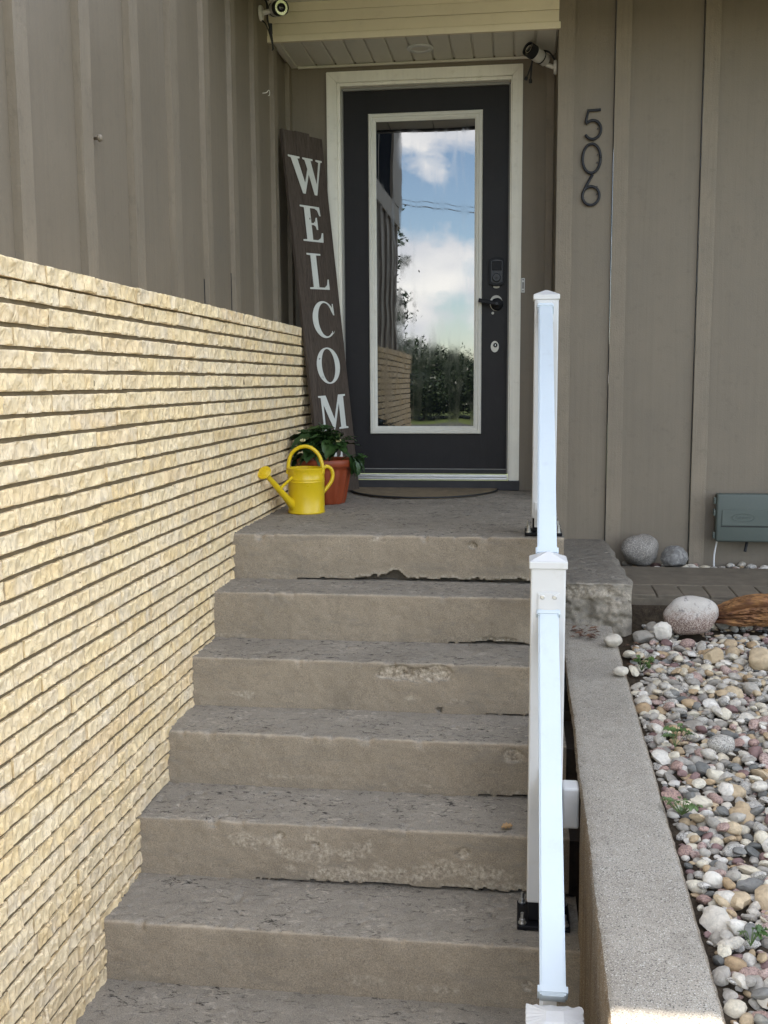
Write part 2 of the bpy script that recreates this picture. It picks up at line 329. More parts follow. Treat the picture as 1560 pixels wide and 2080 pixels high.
# gravel bed: soil sheet that carries the pebbles
def bed_z(x, y):
    if y > -1.32: return -0.335
    return -0.415 + 0.060 * (y + 1.6) + 0.012 * (x - 1.25)
bv, bf = [], []
bxs = list(np.arange(1.245, 2.6, 0.05)) + [3.2, 4, 6, 9, 14]; bys = [-0.385, -0.6, -0.9, -1.26, -1.31] + list(np.arange(-1.34, -4.3, -0.05)) + [-5, -6.5, -8, -10, -11.5]
for y in bys:
    for x in bxs: bv.append((x, y, (bed_z(x, y) if y > -11 else -1.3) + (0.012 * mnoise.noise((x * 7, y * 7, 0)) if y < -1.32 else 0)))
nx = len(bxs)
for j in range(len(bys) - 1):
    for i in range(nx - 1): bf.append((j * nx + i, (j + 1) * nx + i, (j + 1) * nx + i + 1, j * nx + i + 1))
def soilmat():
    n = N('bed_soil'); a = n.noise(40, 6, 0.7); b = n.noise(180, 4, 0.7)
    col = n.mix(n.ramp(a, [(0.35, 0.0), (0.7, 1.0)]), (0.040, 0.030, 0.021), (0.095, 0.073, 0.050)); col = n.mix(n.ramp(b, [(0.6, 0.0), (0.72, 0.7)]), col, (0.19, 0.16, 0.12))
    return n.out(col, 0.95, n.bump(n.math('ADD', a, b), 0.9, 0.012), spec=0.1)
M['bedsoil'] = soilmat()
gravel = tag(obj('gravel_bed', (bv, bf), M['bedsoil'], smooth=True), kind='structure')

# ------------------------------------------------------------------ concrete stairs
STEP_Y = [-1.688, -1.954, -2.227, -2.498, -2.767, -3.045, -3.60]
STEP_Z = [0.0, -0.177, -0.349, -0.519, -0.690, -0.865, -1.035]
STEP_B = STEP_Z[1:] + [-1.23]
def step_mesh(name, x0, x1, yb, yf, zt, zb, seed, parent, chips=(), pale=(), crack=None, dt=0.0075, mat=None, bulge=0.0):
    r = 0.007; prof = []
    nt = max(3, int((yb - yf - r) / dt))
    for i in range(nt): prof.append((yb + (yf + r - yb) * i / nt, zt, 0, 1))
    for i in range(6):
        a = math.pi / 2 * i / 5; prof.append((yf + r - r * math.sin(a), zt - r + r * math.cos(a), -math.sin(a), math.cos(a)))
    nr = max(3, int((zt - r - zb) / 0.0052))
    for i in range(1, nr + 1): prof.append((yf, zt - r + (zb - zt + r) * i / nr, -1, 0))
    P = np.array(prof); X = np.linspace(x0, x1, int((x1 - x0) / 0.0062) + 1)
    nX, nP = len(X), len(P)
    gx, gy = np.meshgrid(X, P[:, 0]); gz = np.repeat(P[:, 1:2], nX, 1); ny = np.repeat(P[:, 2:3], nX, 1); nzz = np.repeat(P[:, 3:4], nX, 1)
    d = 0.0035 * fbm(gx * 5, gy * 5, gz * 5, 3, seed) + 0.0024 * fbm(gx * 60, gy * 60, gz * 60, 3, seed + 5)
    treadm = nzz > 0.9; riserm = ny < -0.9
    pits = np.clip(fbm(gx * 45, gy * 80, gz * 45, 2, seed + 9) - 0.24, 0, 1); d = d - 0.022 * pits * treadm
    dn = np.sqrt((gy - yf) ** 2 + (gz - zt) ** 2); edge = np.exp(-(dn / 0.0075) ** 2) * np.clip(0.75 + fbm(gx * 14, gx * 0, gz * 0, 3, seed + 2), 0, 1)
    nick = np.clip(fbm(gx * 17, gx * 0 + seed, gx * 0, 4, seed + 3) - 0.30, 0, 1) * np.exp(-(dn / 0.02) ** 2)
    gy = gy + ny * d + 0.028 * nick; gz = gz + nzz * d - 0.028 * nick
    chip = np.zeros_like(gx); ck = np.zeros_like(gx)
    for (cx, cz, rx, rz, dep) in chips:
        q = np.sqrt(((gx - cx) / rx) ** 2 + ((gz - cz) / rz) ** 2) + 0.9 * fbm(gx * 22, gz * 30, gz * 0, 3, seed + 31)
        m = np.clip((1.0 - q) * 5, 0, 1) * riserm; gy = gy + m * (dep + 0.006 * fbm(gx * 90, gz * 90, gz * 0, 2, seed + 8)); chip = np.maximum(chip, m)
    for (cx, cz, rx, rz, am) in pale:
        q = np.sqrt(((gx - cx) / rx) ** 2 + ((gz - cz) / rz) ** 2) + 1.3 * fbm(gx * 30, gz * 40, gz * 0, 4, seed + 41)
        m = np.clip((1.0 - q) * 3, 0, 1) * (riserm | (dn < 0.03)); chip = np.maximum(chip, np.minimum(1, m * am * 1.2))
    if crack is not None:
        ch = np.interp(X, [c[0] for c in crack], [c[1] for c in crack]); ch = ch * (1 + 0.9 * fbm(X * 30, X * 0, X * 0, 4, seed + 50)) + (ch > 0.001) * 0.004 * fbm(X * 90, X * 0, X * 0, 2, seed + 52)
        m = np.clip((zb + 0.006 + ch[None, :] - gz) / 0.004, 0, 1) * riserm * (ch[None, :] > 0.0015); gy = gy + m * 0.055; ck = np.maximum(ck, m * 0.6)
        rim = np.clip(1 - np.abs(gz - zb - 0.012 - ch[None, :]) / 0.010, 0, 1) * riserm * (ch[None, :] > 0.004) * (1 - m); chip = np.maximum(chip, rim * 0.75)
    if bulge: gy = gy + bulge * (0.55 * fbm(gx * 8, gz * 8, gz * 0, 2, seed + 70) + 0.45 * fbm(gx * 32, gz * 32, gz * 0, 3, seed + 71)) * riserm
    verts = np.stack([gx, gy, gz], -1).reshape(-1, 3)
    idx = np.arange(nP * nX).reshape(nP, nX)
    f = np.stack([idx[:-1, :-1], idx[1:, :-1], idx[1:, 1:], idx[:-1, 1:]], -1).reshape(-1, 4)
    faces = [tuple(q) for q in f.tolist()]; vl = verts.tolist()
    for col_ in (0, nX - 1):
        vl.append([X[col_], yb, zb]); k = len(vl) - 1
        ring = [int(idx[i, col_]) for i in range(nP)] + [k]; faces.append(tuple(ring if col_ else ring[::-1]))
    ob = obj(name, (vl, faces), mat or M['concrete'], parent, angle=50)
    for an, arr in (('edge', edge), ('chip', chip), ('crack', ck)):
        at = ob.data.attributes.new(an, 'FLOAT', 'POINT'); at.data.foreach_set('value', np.concatenate([arr.reshape(-1), np.zeros(2)]).astype(np.float32))
    return ob
stairs = thing('concrete_stairs', 'weathered concrete stairs climbing from the path to the front door landing', 'stairs', (0.4, -3.0, -1.22))
CHIPS = {0: [(0.712, -0.034, 0.012, 0.012, 0.012)], 1: [(0.80, -0.336, 0.07, 0.016, 0.008)], 2: [(0.475, -0.378, 0.055, 0.024, 0.009), (0.605, -0.385, 0.085, 0.030, 0.010), (0.6286, -0.509, 0.010, 0.009, 0.02)],
         3: [(0.88, -0.556, 0.03, 0.018, 0.008)], 4: [(0.2056, -0.726, 0.024, 0.016, 0.006), (0.31, -0.747, 0.008, 0.007, 0.012), (0.74, -0.752, 0.016, 0.012, 0.006)], 5: [(0.92, -0.97, 0.012, 0.012, 0.006)]}
PALE = {0: [(0.334, -0.012, 0.035, 0.012, 0.6), (-0.05, -0.165, 0.05, 0.012, 0.35)], 1: [(-0.2, -0.34, 0.10, 0.006, 0.4), (0.65, -0.33, 0.012, 0.01, 0.4)], 2: [(0.524, -0.473, 0.035, 0.010, 0.5), (0.69, -0.477, 0.05, 0.014, 0.5), (-0.037, -0.476, 0.05, 0.014, 0.5)],
        3: [(0.2, -0.655, 0.2, 0.008, 0.3), (0.55, -0.665, 0.1, 0.007, 0.4)], 4: [(0.11, -0.745, 0.10, 0.022, 0.55), (0.33, -0.768, 0.14, 0.04, 0.6), (0.46, -0.83, 0.22, 0.03, 0.65), (0.74, -0.81, 0.11, 0.03, 0.65), (0.85, -0.845, 0.12, 0.012, 0.5)], 5: [(0.5, -0.99, 0.06, 0.012, 0.4), (0.68, -1.0, 0.07, 0.012, 0.4)]}
CRACK = {0: [(-0.22, 0), (0.0, 0), (0.06, 0.003), (0.25, 0.006), (0.32, 0.02), (0.37, 0.034), (0.42, 0.024), (0.47, 0.013), (0.6, 0.010), (0.8, 0.012), (1.03, 0.012)],
         1: [(-0.22, 0), (0.55, 0), (0.7, 0.003), (0.8, 0.010), (0.9, 0.006), (1.0, 0.002)], 3: [(-0.22, 0), (0.7, 0), (0.8, 0.003), (1.0, 0.006)],
         4: [(-0.22, 0), (0.1, 0.0), (0.2, 0.003), (0.5, 0.005), (1.03, 0.008)], 2: [(-0.22, 0), (0.7, 0), (0.85, 0.003), (1.03, 0.004)]}
step_mesh('landing', -0.232, 1.054, 0.02, STEP_Y[0], 0.0, STEP_B[0] - 0.004, 11, stairs, CHIPS[0], PALE[0], CRACK[0], 0.011)
for k in range(1, 7):
    step_mesh('step', -0.232, 1.036 if k < 5 else 1.056, STEP_Y[k - 1] + 0.075, STEP_Y[k], STEP_Z[k], STEP_B[k] - 0.004, 11 + 13 * k, stairs, CHIPS.get(k, ()), PALE.get(k, ()), CRACK.get(k))
for k in range(1, 5): obj('joint_fill', bx(1.0365, 1.11, STEP_Y[k] + 0.01, STEP_Y[k - 1] + 0.005, -1.22, min(STEP_Z[k] - 0.012, -0.50)), M['soil'], stairs)
obj('joint_fill', bx(1.030, 1.075, -1.53, -0.02, -1.21, -0.215), M['soil'], stairs)
obj('core', bx(-0.23, 1.03, -3.3, 0.02, -1.25, -1.06), M['soil'], stairs)

# concrete side slab under the facade wall
slab = thing('concrete_slab', 'short rough concrete block between the stair landing and the brick path', 'concrete block', (1.2, -1.0, -0.5))
sl = step_mesh('block', 1.058, 1.333, -0.36, -1.545, -0.2, -0.47, 311, slab, [], [(1.2, -0.235, 0.25, 0.03, 0.5), (1.28, -0.30, 0.1, 0.06, 0.3)], None, 0.009, M['slab'], 0.05)
for v in sl.data.vertices:            # broken, rounded outer corner
    w = v.co + org(slab); t = max(0, (w.x - 1.27) / 0.063); q = max(0, min(1, (-1.30 - w.y) / 0.245))
    v.co.y += 0.045 * t * t * q; v.co.z -= 0.02 * t * t * t * (1 if w.z > -0.26 else 0); v.co.x += 0.015 * mnoise.noise((w.y * 8, w.z * 8, 3)) * t

# low kerb wall that retains the gravel
kerbw = thing('kerb_wall', 'sloping exposed aggregate concrete kerb between the stairs and the gravel bed', 'kerb', (1.15, -3.0, -1.22))
def ktop(y): return -0.372 + 0.068 * (y + 1.6)
Ys = np.arange(-1.50, -4.75, -0.012); vs, fs = [], []
for y in Ys:
    xin = 1.052; und = 0.0 if y < -2.955 else 0.045; zt = ktop(y); w = 0.006 * mnoise.noise((0, y * 3, 0)); r = 0.014
    pr_ = [(xin + w + und, -1.3)] + [(xin + w + und * min(1, max(0, (zt - 0.03 - z) / 0.01)), z) for z in list(np.linspace(-1.0, zt - 0.06, 6)) + [zt - 0.041, zt - 0.029, zt - r]] + [(xin + w + r * 0.3, zt - r * 0.3), (xin + w + r, zt)] + [(x, zt) for x in np.linspace(xin + 0.03, 1.235, 16)] + [(1.249, zt - 0.004), (1.256, zt - r), (1.256, -0.9)]
    for (x, z) in pr_: vs.append((x + 0.0022 * mnoise.noise((x * 40, y * 40, z * 40)), y, z + 0.0022 * mnoise.noise((x * 60, y * 60, 5))))
m = len(pr_)
for j in range(len(Ys) - 1):
    for i in range(m - 1): fs.append((j * m + i, j * m + i + 1, (j + 1) * m + i + 1, (j + 1) * m + i))
fs.append(tuple(range(m)))
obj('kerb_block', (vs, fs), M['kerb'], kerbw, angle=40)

# brick path under the facade
M['paver'] = painted('brown_paver', (0.15, 0.125, 0.092), 0.9, 0.25, 0.4, None, 0.6, 14, (0.05, 0.045, 0.035))
pathm = obj('brick_path', bx(1.342, 4.2, -1.292, -0.645, -0.44, -0.303, 0.006), M['paver']); obj('path_slab', bx(1.343, 4.19, -1.08, -0.646, -0.3025, -0.2885, 0.005), M['paver'], pathm); tag(pathm, kind='structure')
pv = new(); box(pv, -0.0505, 0.0505, -0.104, 0.104, -0.03, 0.0, 0.006, 2); pme = bpy.data.meshes.new('paver'); pv.to_mesh(pme); pv.free(); pme.materials.append(M['paver'])
for i in range(26):
    for j in range(3):
        if j: continue
        o = link_mesh('paver', pme, None, pathm); o.location = (1.40 + i * 0.1065, -1.187 + j * 0.2155, -0.289 + random.uniform(-0.003, 0.002)); o.scale = (1.03, 1, 1); o.rotation_euler = (random.uniform(-.012, .012), random.uniform(-.012, .012), random.uniform(-.02, .02))

# ------------------------------------------------------------------ split-face brick wall
bwall = thing('brick_wall', 'long low wall of cream split-face bricks rising beside the stairs', 'wall', (-0.28, -2.4, -1.22))
obj('mortar', bx(-0.352, -0.2300, -4.83, 0.0, -1.24, 0.846), M['mortar'], bwall)
def brick_variant(seed):
    rs = np.random.default_rng(seed); nL, nH = 52, 12
    u = np.linspace(0, 1, nL); w = np.linspace(0, 1, nH); U, W = np.meshgrid(u, w)
    yy = (U - 0.5) * 0.285; zz_ = (W - 0.5) * 0.0402
    K = 34; pts = np.stack([rs.uniform(-0.15, 0.15, K), rs.uniform(-0.026, 0.026, K)], 1); hh = rs.uniform(-0.003, 0.003, K); tx = rs.uniform(-0.34, 0.34, K); tz = rs.uniform(-0.30, 0.30, K)
    wy = yy + 0.006 * fbm(yy * 50, zz_ * 50, yy * 0, 2, seed + 60); wz = zz_ + 0.006 * fbm(yy * 50, zz_ * 50, yy * 0 + 9, 2, seed + 61)
    q = wy[..., None] - pts[:, 0]; qz = wz[..., None] - pts[:, 1]
    h = np.min(hh + 13.0 * (q ** 2 * 1.7 + qz ** 2 * 0.6) + tx * q * 1.3 + tz * qz * 0.4, -1)
    h = h - h.mean(); h = np.clip(h * 1.25, -0.0055, 0.0055) + 0.0008 * fbm(yy * 90, zz_ * 60, yy * 0, 3, seed)
    ed = np.minimum(np.minimum(U, 1 - U) * 0.285, np.minimum(W, 1 - W) * 0.0405); h = h * np.clip(ed / 0.004, 0.25, 1) - 0.0018 * np.exp(-(ed / 0.0016) ** 2)
    ey = 0.0022 * fbm(zz_ * 90 + np.sign(U - .5) * 9, zz_ * 0, zz_ * 0, 2, seed + 3); ez = 0.0016 * fbm(yy * 22 + np.sign(W - .5) * 5, yy * 0, yy * 0, 3, seed + 4)
    yy = yy + ey * (np.abs(U - .5) * 2) ** 3; zz_ = zz_ + ez * (np.abs(W - .5) * 2) ** 3
    V = np.stack([h, yy, zz_], -1).reshape(-1, 3); idx = np.arange(nL * nH).reshape(nH, nL)
    F = np.stack([idx[:-1, :-1], idx[:-1, 1:], idx[1:, 1:], idx[1:, :-1]], -1).reshape(-1, 4).tolist()
    ring = idx[0, :].tolist() + idx[1:, -1].tolist() + idx[-1, -2::-1].tolist() + idx[-2:0:-1, 0].tolist()
    back = [[-0.10, V[i][1], V[i][2]] for i in ring]; b0 = nL * nH; nr = len(ring); V = V.tolist() + back
    for i in range(nr): F.append([ring[(i + 1) % nr], ring[i], b0 + i, b0 + (i + 1) % nr])
    return V, F
BV = [brick_variant(100 + i) for i in range(18)]
BM_ = []
for i, (V, F) in enumerate(BV):
    me = bpy.data.meshes.new('brick'); me.from_pydata(V, [], F); me.update(); me.materials.append(M['brick']); me.polygons.foreach_set('use_smooth', [True] * len(me.polygons)); me.set_sharp_from_angle(angle=math.radians(30)); BM_.append(me)
def stair_top(y):
    if y > STEP_Y[0]: return 0.0
    for k in range(1, 7):
        if y > STEP_Y[k]: return STEP_Z[k]
    return -1.22
def px(p):
    d = Vector(p) - CP; z = d.dot(CF)
    if z < 0.2: return None
    f = 2093.7; return 780 + f * d.dot(CR) / z, 1040 - f * d.dot(CU) / z, f / z
bricks = []
CH = 0.0503
for row in range(42):
    zc = 0.862 - 0.0205 - row * CH
    if row == 0: zc -= 0.003
    if zc < -1.22: break
    y = -3.2288 + (0.0 if row % 2 == 0 else -0.2113 + 0.287) + (0 if row < 2 else random.uniform(-0.06, 0.06)); ys = [y]
    while ys[-1] < 0.0: ys.append(ys[-1] + (random.choice([0.287, 0.287, 0.29, 0.283, 0.30, 0.20, 0.245]) if row > 1 else 0.289))
    yy = y
    while yy > -4.85: yy -= random.choice([0.287, 0.29, 0.30, 0.24]); ys.insert(0, yy)
    for a, b in zip(ys, ys[1:]):
        a2, b2 = max(a, -4.85), min(b, -0.004)
        if b2 - a2 < 0.05: continue
        yc = (a2 + b2) / 2
        if zc + 0.02 < stair_top(a2 - 0.01) - 0.03 and a2 > -3.6: continue
        q = px((-0.22, yc, zc)); vis = 0
        if q and -90 < q[0] < 1560 and -60 < q[1] < 2140: vis = q[2]
        bricks.append((vis, yc, zc, b2 - a2 - random.choice((0.0035, 0.0042, 0.005, 0.006, 0.008)), row))
bricks.sort(key=lambda t: -t[0])
sv, sf = [], []
for i, (vis, yc, zc, L, row) in enumerate(bricks):
    k = random.randrange(18); sy = L / 0.285; sz = random.uniform(0.975, 1.02) * (1.05 if row == 0 else 1); rx = random.uniform(-0.004, 0.004)
    px_ = -0.2225 + random.uniform(-0.0018, 0.0018) + (0.006 if row == 0 else 0); dz = random.uniform(-0.001, 0.001)
    flip = random.choice((1, -1))
    if i < 300:
        o = link_mesh('brick', BM_[k], None, bwall); o.location = Vector((px_, yc, zc + dz)) - org(bwall); o.rotation_euler = (rx + (math.pi if flip < 0 else 0), 0, random.uniform(-0.012, 0.012)); o.scale = (1, sy, sz)
    else:
        V, F = BV[k]; b0 = len(sv); c_, s_ = math.cos(rx), math.sin(rx)
        for p in V:
            y1, z1 = p[1] * sy * flip, p[2] * sz * flip; sv.append((px_ + p[0], yc + y1 * c_ - z1 * s_, zc + dz + y1 * s_ + z1 * c_))
        sf += [[b0 + t for t in f] for f in F]
st_ = obj('far_bricks', (sv, sf), M['brick'], bwall, angle=30); tag(st_, kind='stuff')

# ------------------------------------------------------------------ board-and-batten walls
wing = thing('wing_wall', 'shaded taupe board-and-batten side wall above the cream brick', 'wall', (-0.4, -2.4, 0.84))
WX = -0.352
by0 = -3.108; bats = [by0 + 0.3865 * i for i in range(-4, 9)]
edges = [-4.84] + [b + 0.035 for b in bats if -4.7 < b < -0.1] + [0.012]
for a, b in zip(edges, edges[1:]):
    obj('panel', bx(WX - 0.02, WX + random.uniform(-0.0015, 0.0015), a + 0.0015, b - 0.0015, 0.835, 3.54 if b > -1.6 else 2.10), M['siding'], wing)
def wob_batten(y0, y1, x0, x1, z0, z1, seed):
    bm = new(); box(bm, x0, x1, y0, y1, z0, z1); es = [e for e in bm.edges if abs(e.verts[0].co.z - e.verts[1].co.z) > 0.1]
    bmesh.ops.subdivide_edges(bm, edges=es, cuts=40)
    for v in bm.verts: v.co.y += 0.0022 * mnoise.noise((seed, v.co.z * 2.5, v.co.y)) + 0.0012 * mnoise.noise((seed, v.co.z * 17, v.co.y * 50)); v.co.x += 0.0018 * mnoise.noise((seed + 9, v.co.z * 5, 0)) * (1 if v.co.x > x0 + 0.01 else 0)
    return bm
for i, b in enumerate(bats):
    if -4.7 < b < -0.05: obj('batten', wob_batten(b, b + 0.072, WX - 0.005, WX + 0.023, 0.838, 2.10 if b < -1.6 else 3.54, i * 3.7), M['batten'], wing)
obj('batten', wob_batten(-0.055, 0.01, WX - 0.005, WX + 0.023, 0.838, 2.24, 77), M['batten'], wing)
for b_, z0_, z1_ in ((-1.5622, 0.84, 0.99), (-1.1757, 0.84, 1.05)):
    obj('gap', bx(WX - 0.001, WX + 0.004, b_ - 0.004, b_ - 0.0005, z0_, z1_), M['blackrub'], wing)
obj('frieze_band', bx(WX - 0.01, WX + 0.03, -4.85, -1.6, 2.102, 2.27, 0.003), M['batten'], wing)
obj('corner_post', bx(WX - 0.02, WX + 0.035, -4.86, -4.25, 2.272, 3.55), M['batten'], wing)
for k in range(3):
    a = -4.24 + k * 0.875; f = obj('window', bx(WX - 0.02, WX + 0.012, a + 0.004, a + 0.871, 2.275, 3.5), M['batten'], wing)
    obj('pane', bx(WX + 0.006, WX + 0.0155, a + 0.035, a + 0.84, 2.30, 3.48), M['cleglass'], f)
obj('end_wall', bx(-6.5, WX - 0.022, -4.86, -4.70, -1.25, 3.55), M['siding'], wing)

entry = thing('entry_wall', 'shadowed taupe wall strip around the recessed front door', 'wall', (0.4, 0.02, 0.0))
obj('panel', bx(-0.36, -0.074, 0.019, 0.06, -0.01, 2.30), M['siding'], entry)
obj('panel', bx(0.8235, 1.07, 0.019, 0.06, -0.01, 2.30), M['siding'], entry)
obj('panel', bx(-0.0735, 0.823, 0.020, 0.06, 2.128, 2.30), M['siding'], entry)
obj('batten', bx(1.003, 1.0425, 0.0, 0.019, -0.0, 2.232, 0.002), M['batten'], entry)

fac = thing('facade_wall', 'light taupe board-and-batten wall carrying the house number', 'wall', (2.5, -0.38, -0.33))
FY = -0.40
obj('return_panel', bx(1.0465, 1.07, -0.395, 0.018, -0.01, 2.44), M['siding'], fac)
fedges = [1.074, 1.3115, 1.7148, 2.118, 2.521, 2.924, 3.4, 4.0, 5.0, 7.0]
for i, (a, b) in enumerate(zip(fedges, fedges[1:])):
    obj('panel', bx(a + 0.0015, b - 0.0015, FY, FY + 0.02, -0.36, 2.44), M['siding'], fac)
obj('corner_board', wob_batten(FY - 0.02, FY - 0.0005, 1.0475, 1.123, -0.2, 2.44, 3.3), M['batten'], fac)
for i, x in enumerate(fedges[1:-1]):
    bm = new(); box(bm, x, x + 0.071, FY - 0.019, FY - 0.0005, -0.36, 2.44); es = [e for e in bm.edges if abs(e.verts[0].co.z - e.verts[1].co.z) > 0.1]; bmesh.ops.subdivide_edges(bm, edges=es, cuts=40)
    for v in bm.verts: v.co.x += 0.0018 * mnoise.noise((i * 5.1, v.co.z * 2, v.co.x * 9)) + 0.0007 * mnoise.noise((i, v.co.z * 19, v.co.x * 40))
    obj('batten', bm, M['batten'], fac)
    obj('joint', bx(x - 0.004, x - 0.0005, FY - 0.002, FY + 0.001, -0.36, 2.44), M['blackrub'], fac)

# ------------------------------------------------------------------ soffit, fascia, roofs
soff = thing('porch_soffit', 'grooved off-white soffit boards over the front door', 'soffit', (0.36, -0.2, 2.235))
for i in range(13):
    x = -0.300 + i * 0.1035; obj('soffit_board', bx(x + 0.004, x + 0.0995, -0.40, 0.018, 2.2345 + (i % 2) * 0.0012, 2.25, 0.005, 2), M['soffit'], soff)
obj('backing', bx(-0.352, 1.047, -0.395, 0.019, 2.2455, 2.27), M['soffit'], soff)
obj('edge_trim', bx(-0.331, -0.2965, -0.402, 0.018, 2.226, 2.244, 0.004), M['soffit'], soff)
obj('wall_trim', bx(-0.296, 1.044, 0.004, 0.018, 2.222, 2.2335, 0.002), M['soffit'], soff)
fas = thing('fascia', 'cream stepped metal fascia above the entry', 'fascia', (0.36, -0.41, 2.225))
for z0, z1, y in ((2.2245, 2.2555, -0.424), (2.257, 2.310, -0.4165), (2.3115, 2.362, -0.419), (2.3635, 2.42, -0.4165)):
    obj('band', bx(-0.372, 1.055, y, -0.400, z0, z1, 0.0025), M['fascia'], fas)
rf = thing('main_roof', 'dark eave and shingle roof running over the entry and facade', 'roof', (3, 1, 2.3))
def slope_box(x0, x1, ya, za, yb, zb, t):
    return ([(x0, ya, za), (x1, ya, za), (x1, yb, zb), (x0, yb, zb), (x0, ya, za + t), (x1, ya, za + t), (x1, yb, zb + t), (x0, yb, zb + t)], [(3, 2, 1, 0), (4, 5, 6, 7), (0, 1, 5, 4), (1, 2, 6, 5), (2, 3, 7, 6), (3, 0, 4, 7)])
for i in range(24):
    x = -0.33 + i * 0.306; obj('soffit_panel', slope_box(x + 0.003, x + 0.303, -1.60, 2.302, -0.401, 2.407, 0.012), M['soffit'], rf)
obj('roof_deck', slope_box(-0.33, 8, -1.62, 2.345, 6.5, 3.7, 0.06), M['roof'], rf)
obj('gutter', bx(-0.33, 8, -1.66, -1.605, 2.29, 2.415, 0.01), M['gutter'], rf)
wr = thing('wing_roof', 'dark shingle roof over the side wing', 'roof', (-3, -2, 3.56))
obj('roof_deck', slope_box(-6.8, -0.28, -4.95, 3.56, 3.0, 3.57, 0.14), M['roof'], wr)

# ================================================================== DOOR
frame = thing('door_frame', 'cream painted casing with metal threshold around the charcoal front door', 'door frame', (0.37, 0.0, 0.0))
def casing_piece(pts):    # flat profile piece: polygon in XZ, thickness in Y with a raised outer step
    bm = new(); f = [bm.verts.new((x, -0.0, z)) for x, z in pts]; fc = bm.faces.new(f)
    r = bmesh.ops.extrude_face_region(bm, geom=[fc]); bmesh.ops.translate(bm, verts=[v for v in r['geom'] if isinstance(v, bmesh.types.BMVert)], vec=(0, 0.022, 0))
    bmesh.ops.bevel(bm, geom=list(bm.edges), offset=0.0025, segments=2, affect='EDGES'); return bm
xo0, xo1, zo, xi0, xi1, zi = -0.1433, 0.8826, 2.197, -0.0885, 0.8290, 2.142
obj('casing', casing_piece([(xo0, 0.0), (xi0, 0.0), (xi0, zi - .0007), (xo0, zo - .0007)]), M['casing'], frame)
obj('casing', casing_piece([(xi1, 0.052), (xo1, 0.052), (xo1, zo - .0007), (xi1, zi - .0007)]), M['casing'], frame)
obj('casing', casing_piece([(xo0, zo), (xi0, zi), (xi1, zi), (xo1, zo)]), M['casing'], frame)
for x0, x1 in ((xi0 + 0.0008, -0.0715), (0.8215, xi1 - 0.0008)): obj('jamb', bx(x0, x1, 0.008, 0.11, 0.0525, zi - 0.001, 0.002), M['casing'], frame)
obj('jamb', bx(-0.071, 0.8210, 0.008, 0.11, 2.1235, zi - 0.001, 0.002), M['casing'], frame)
M['stopgrey'] = plain('grey_weatherstrip', (0.24, 0.235, 0.215), 0.6)
for x0, x1 in ((-0.0710, -0.0635), (0.8135, 0.8210)): obj('stop', bx(x0, x1, 0.045, 0.064, 0.09, 2.112), M['stopgrey'], frame)
obj('stop', bx(-0.0625, 0.8130, 0.045, 0.064, 2.110, 2.1230), M['stopgrey'], frame)
obj('threshold', bx(-0.0700, 0.8200, -0.006, 0.10, 0.054, 0.066, 0.003), M['alu'], frame)
obj('threshold_ridge', bx(-0.0690, 0.8190, 0.03, 0.062, 0.0665, 0.080, 0.003), M['alu'], frame)
M['kick'] = painted('dark_kick_board', (0.03, 0.028, 0.03), 0.6, 0.3, 0.4, (3, 40, 40), 0.4, 8, (0.075, 0.065, 0.055))
obj('kick_board', bx(-0.085, 0.886, -0.012, 0.018, 0.001, 0.051, 0.002), M['kick'], frame)

door = thing('front_door', 'charcoal front door with a tall mirror-like glass panel', 'door', (0.37, 0.08, 0.08))
DX0, DX1, DZ0, DZ1, DY = -0.0705, 0.8205, 0.083, 2.1225, 0.068
gx0, gx1, gz0, gz1 = 0.0699, 0.6763, 0.3014, 1.9912
bm = new(); xs = [DX0, gx0 + 0.02, gx1 - 0.02, DX1]; zs = [DZ0, gz0 + 0.02, gz1 - 0.02, DZ1]
gv = [[bm.verts.new((x, DY, z)) for x in xs] for z in zs]
for j in range(3):
    for i in range(3):
        if (i, j) != (1, 1): bm.faces.new((gv[j][i], gv[j][i + 1], gv[j + 1][i + 1], gv[j + 1][i]))
r = bmesh.ops.extrude_face_region(bm, geom=list(bm.faces)); bmesh.ops.translate(bm, verts=[v for v in r['geom'] if isinstance(v, bmesh.types.BMVert)], vec=(0, 0.044, 0))
obj('door_slab', bm, M['door'], door)
def ring_frame(x0, x1, z0, z1, prof):     # mitred moulding; prof: (inset, y)
    bm = new(); rings = []
    for ins, y in prof: rings.append([bm.verts.new(p) for p in ((x0 + ins, y, z0 + ins), (x1 - ins, y, z0 + ins), (x1 - ins, y, z1 - ins), (x0 + ins, y, z1 - ins))])
    for a, b in zip(rings, rings[1:]):
        for k in range(4): bm.faces.new((a[k], a[(k + 1) % 4], b[(k + 1) % 4], b[k]))
    return bm
obj('glass_frame', ring_frame(gx0, gx1, gz0, gz1, [(0, DY + 0.001), (0.0, 0.054), (0.004, 0.050), (0.017, 0.050), (0.021, 0.0535), (0.031, 0.0545), (0.036, 0.059), (0.0405, 0.0605), (0.0415, 0.075)]), M['lite'], door, angle=30)
def glassmat():
    n = N('reflective_door_glass'); n.p.inputs['IOR'].default_value = 2.45
    wave = n.noise(1.0, 2, 0.4, n.mapping((3.2, 1, 2.0)))
    smear = n.noise(1.0, 5, 0.6, n.mapping((26, 1, 3.5)), 0.5); rough = n.ramp(smear, [(0.42, 0.0), (0.75, 0.09)])
    return n.out((0.006, 0.007, 0.009), rough, n.bump(wave, 0.065, 0.012), spec=0.5)
M['glass'] = glassmat()
obj('glass_pane', bx(gx0 + 0.0395, gx1 - 0.0395, 0.068, 0.080, gz0 + 0.0395, gz1 - 0.0395), M['glass'], door)
obj('door_sweep', bx(DX0 + 0.004, DX1 - 0.004, 0.056, 0.0675, 0.0815, 0.104, 0.003), M['blackrub'], door)
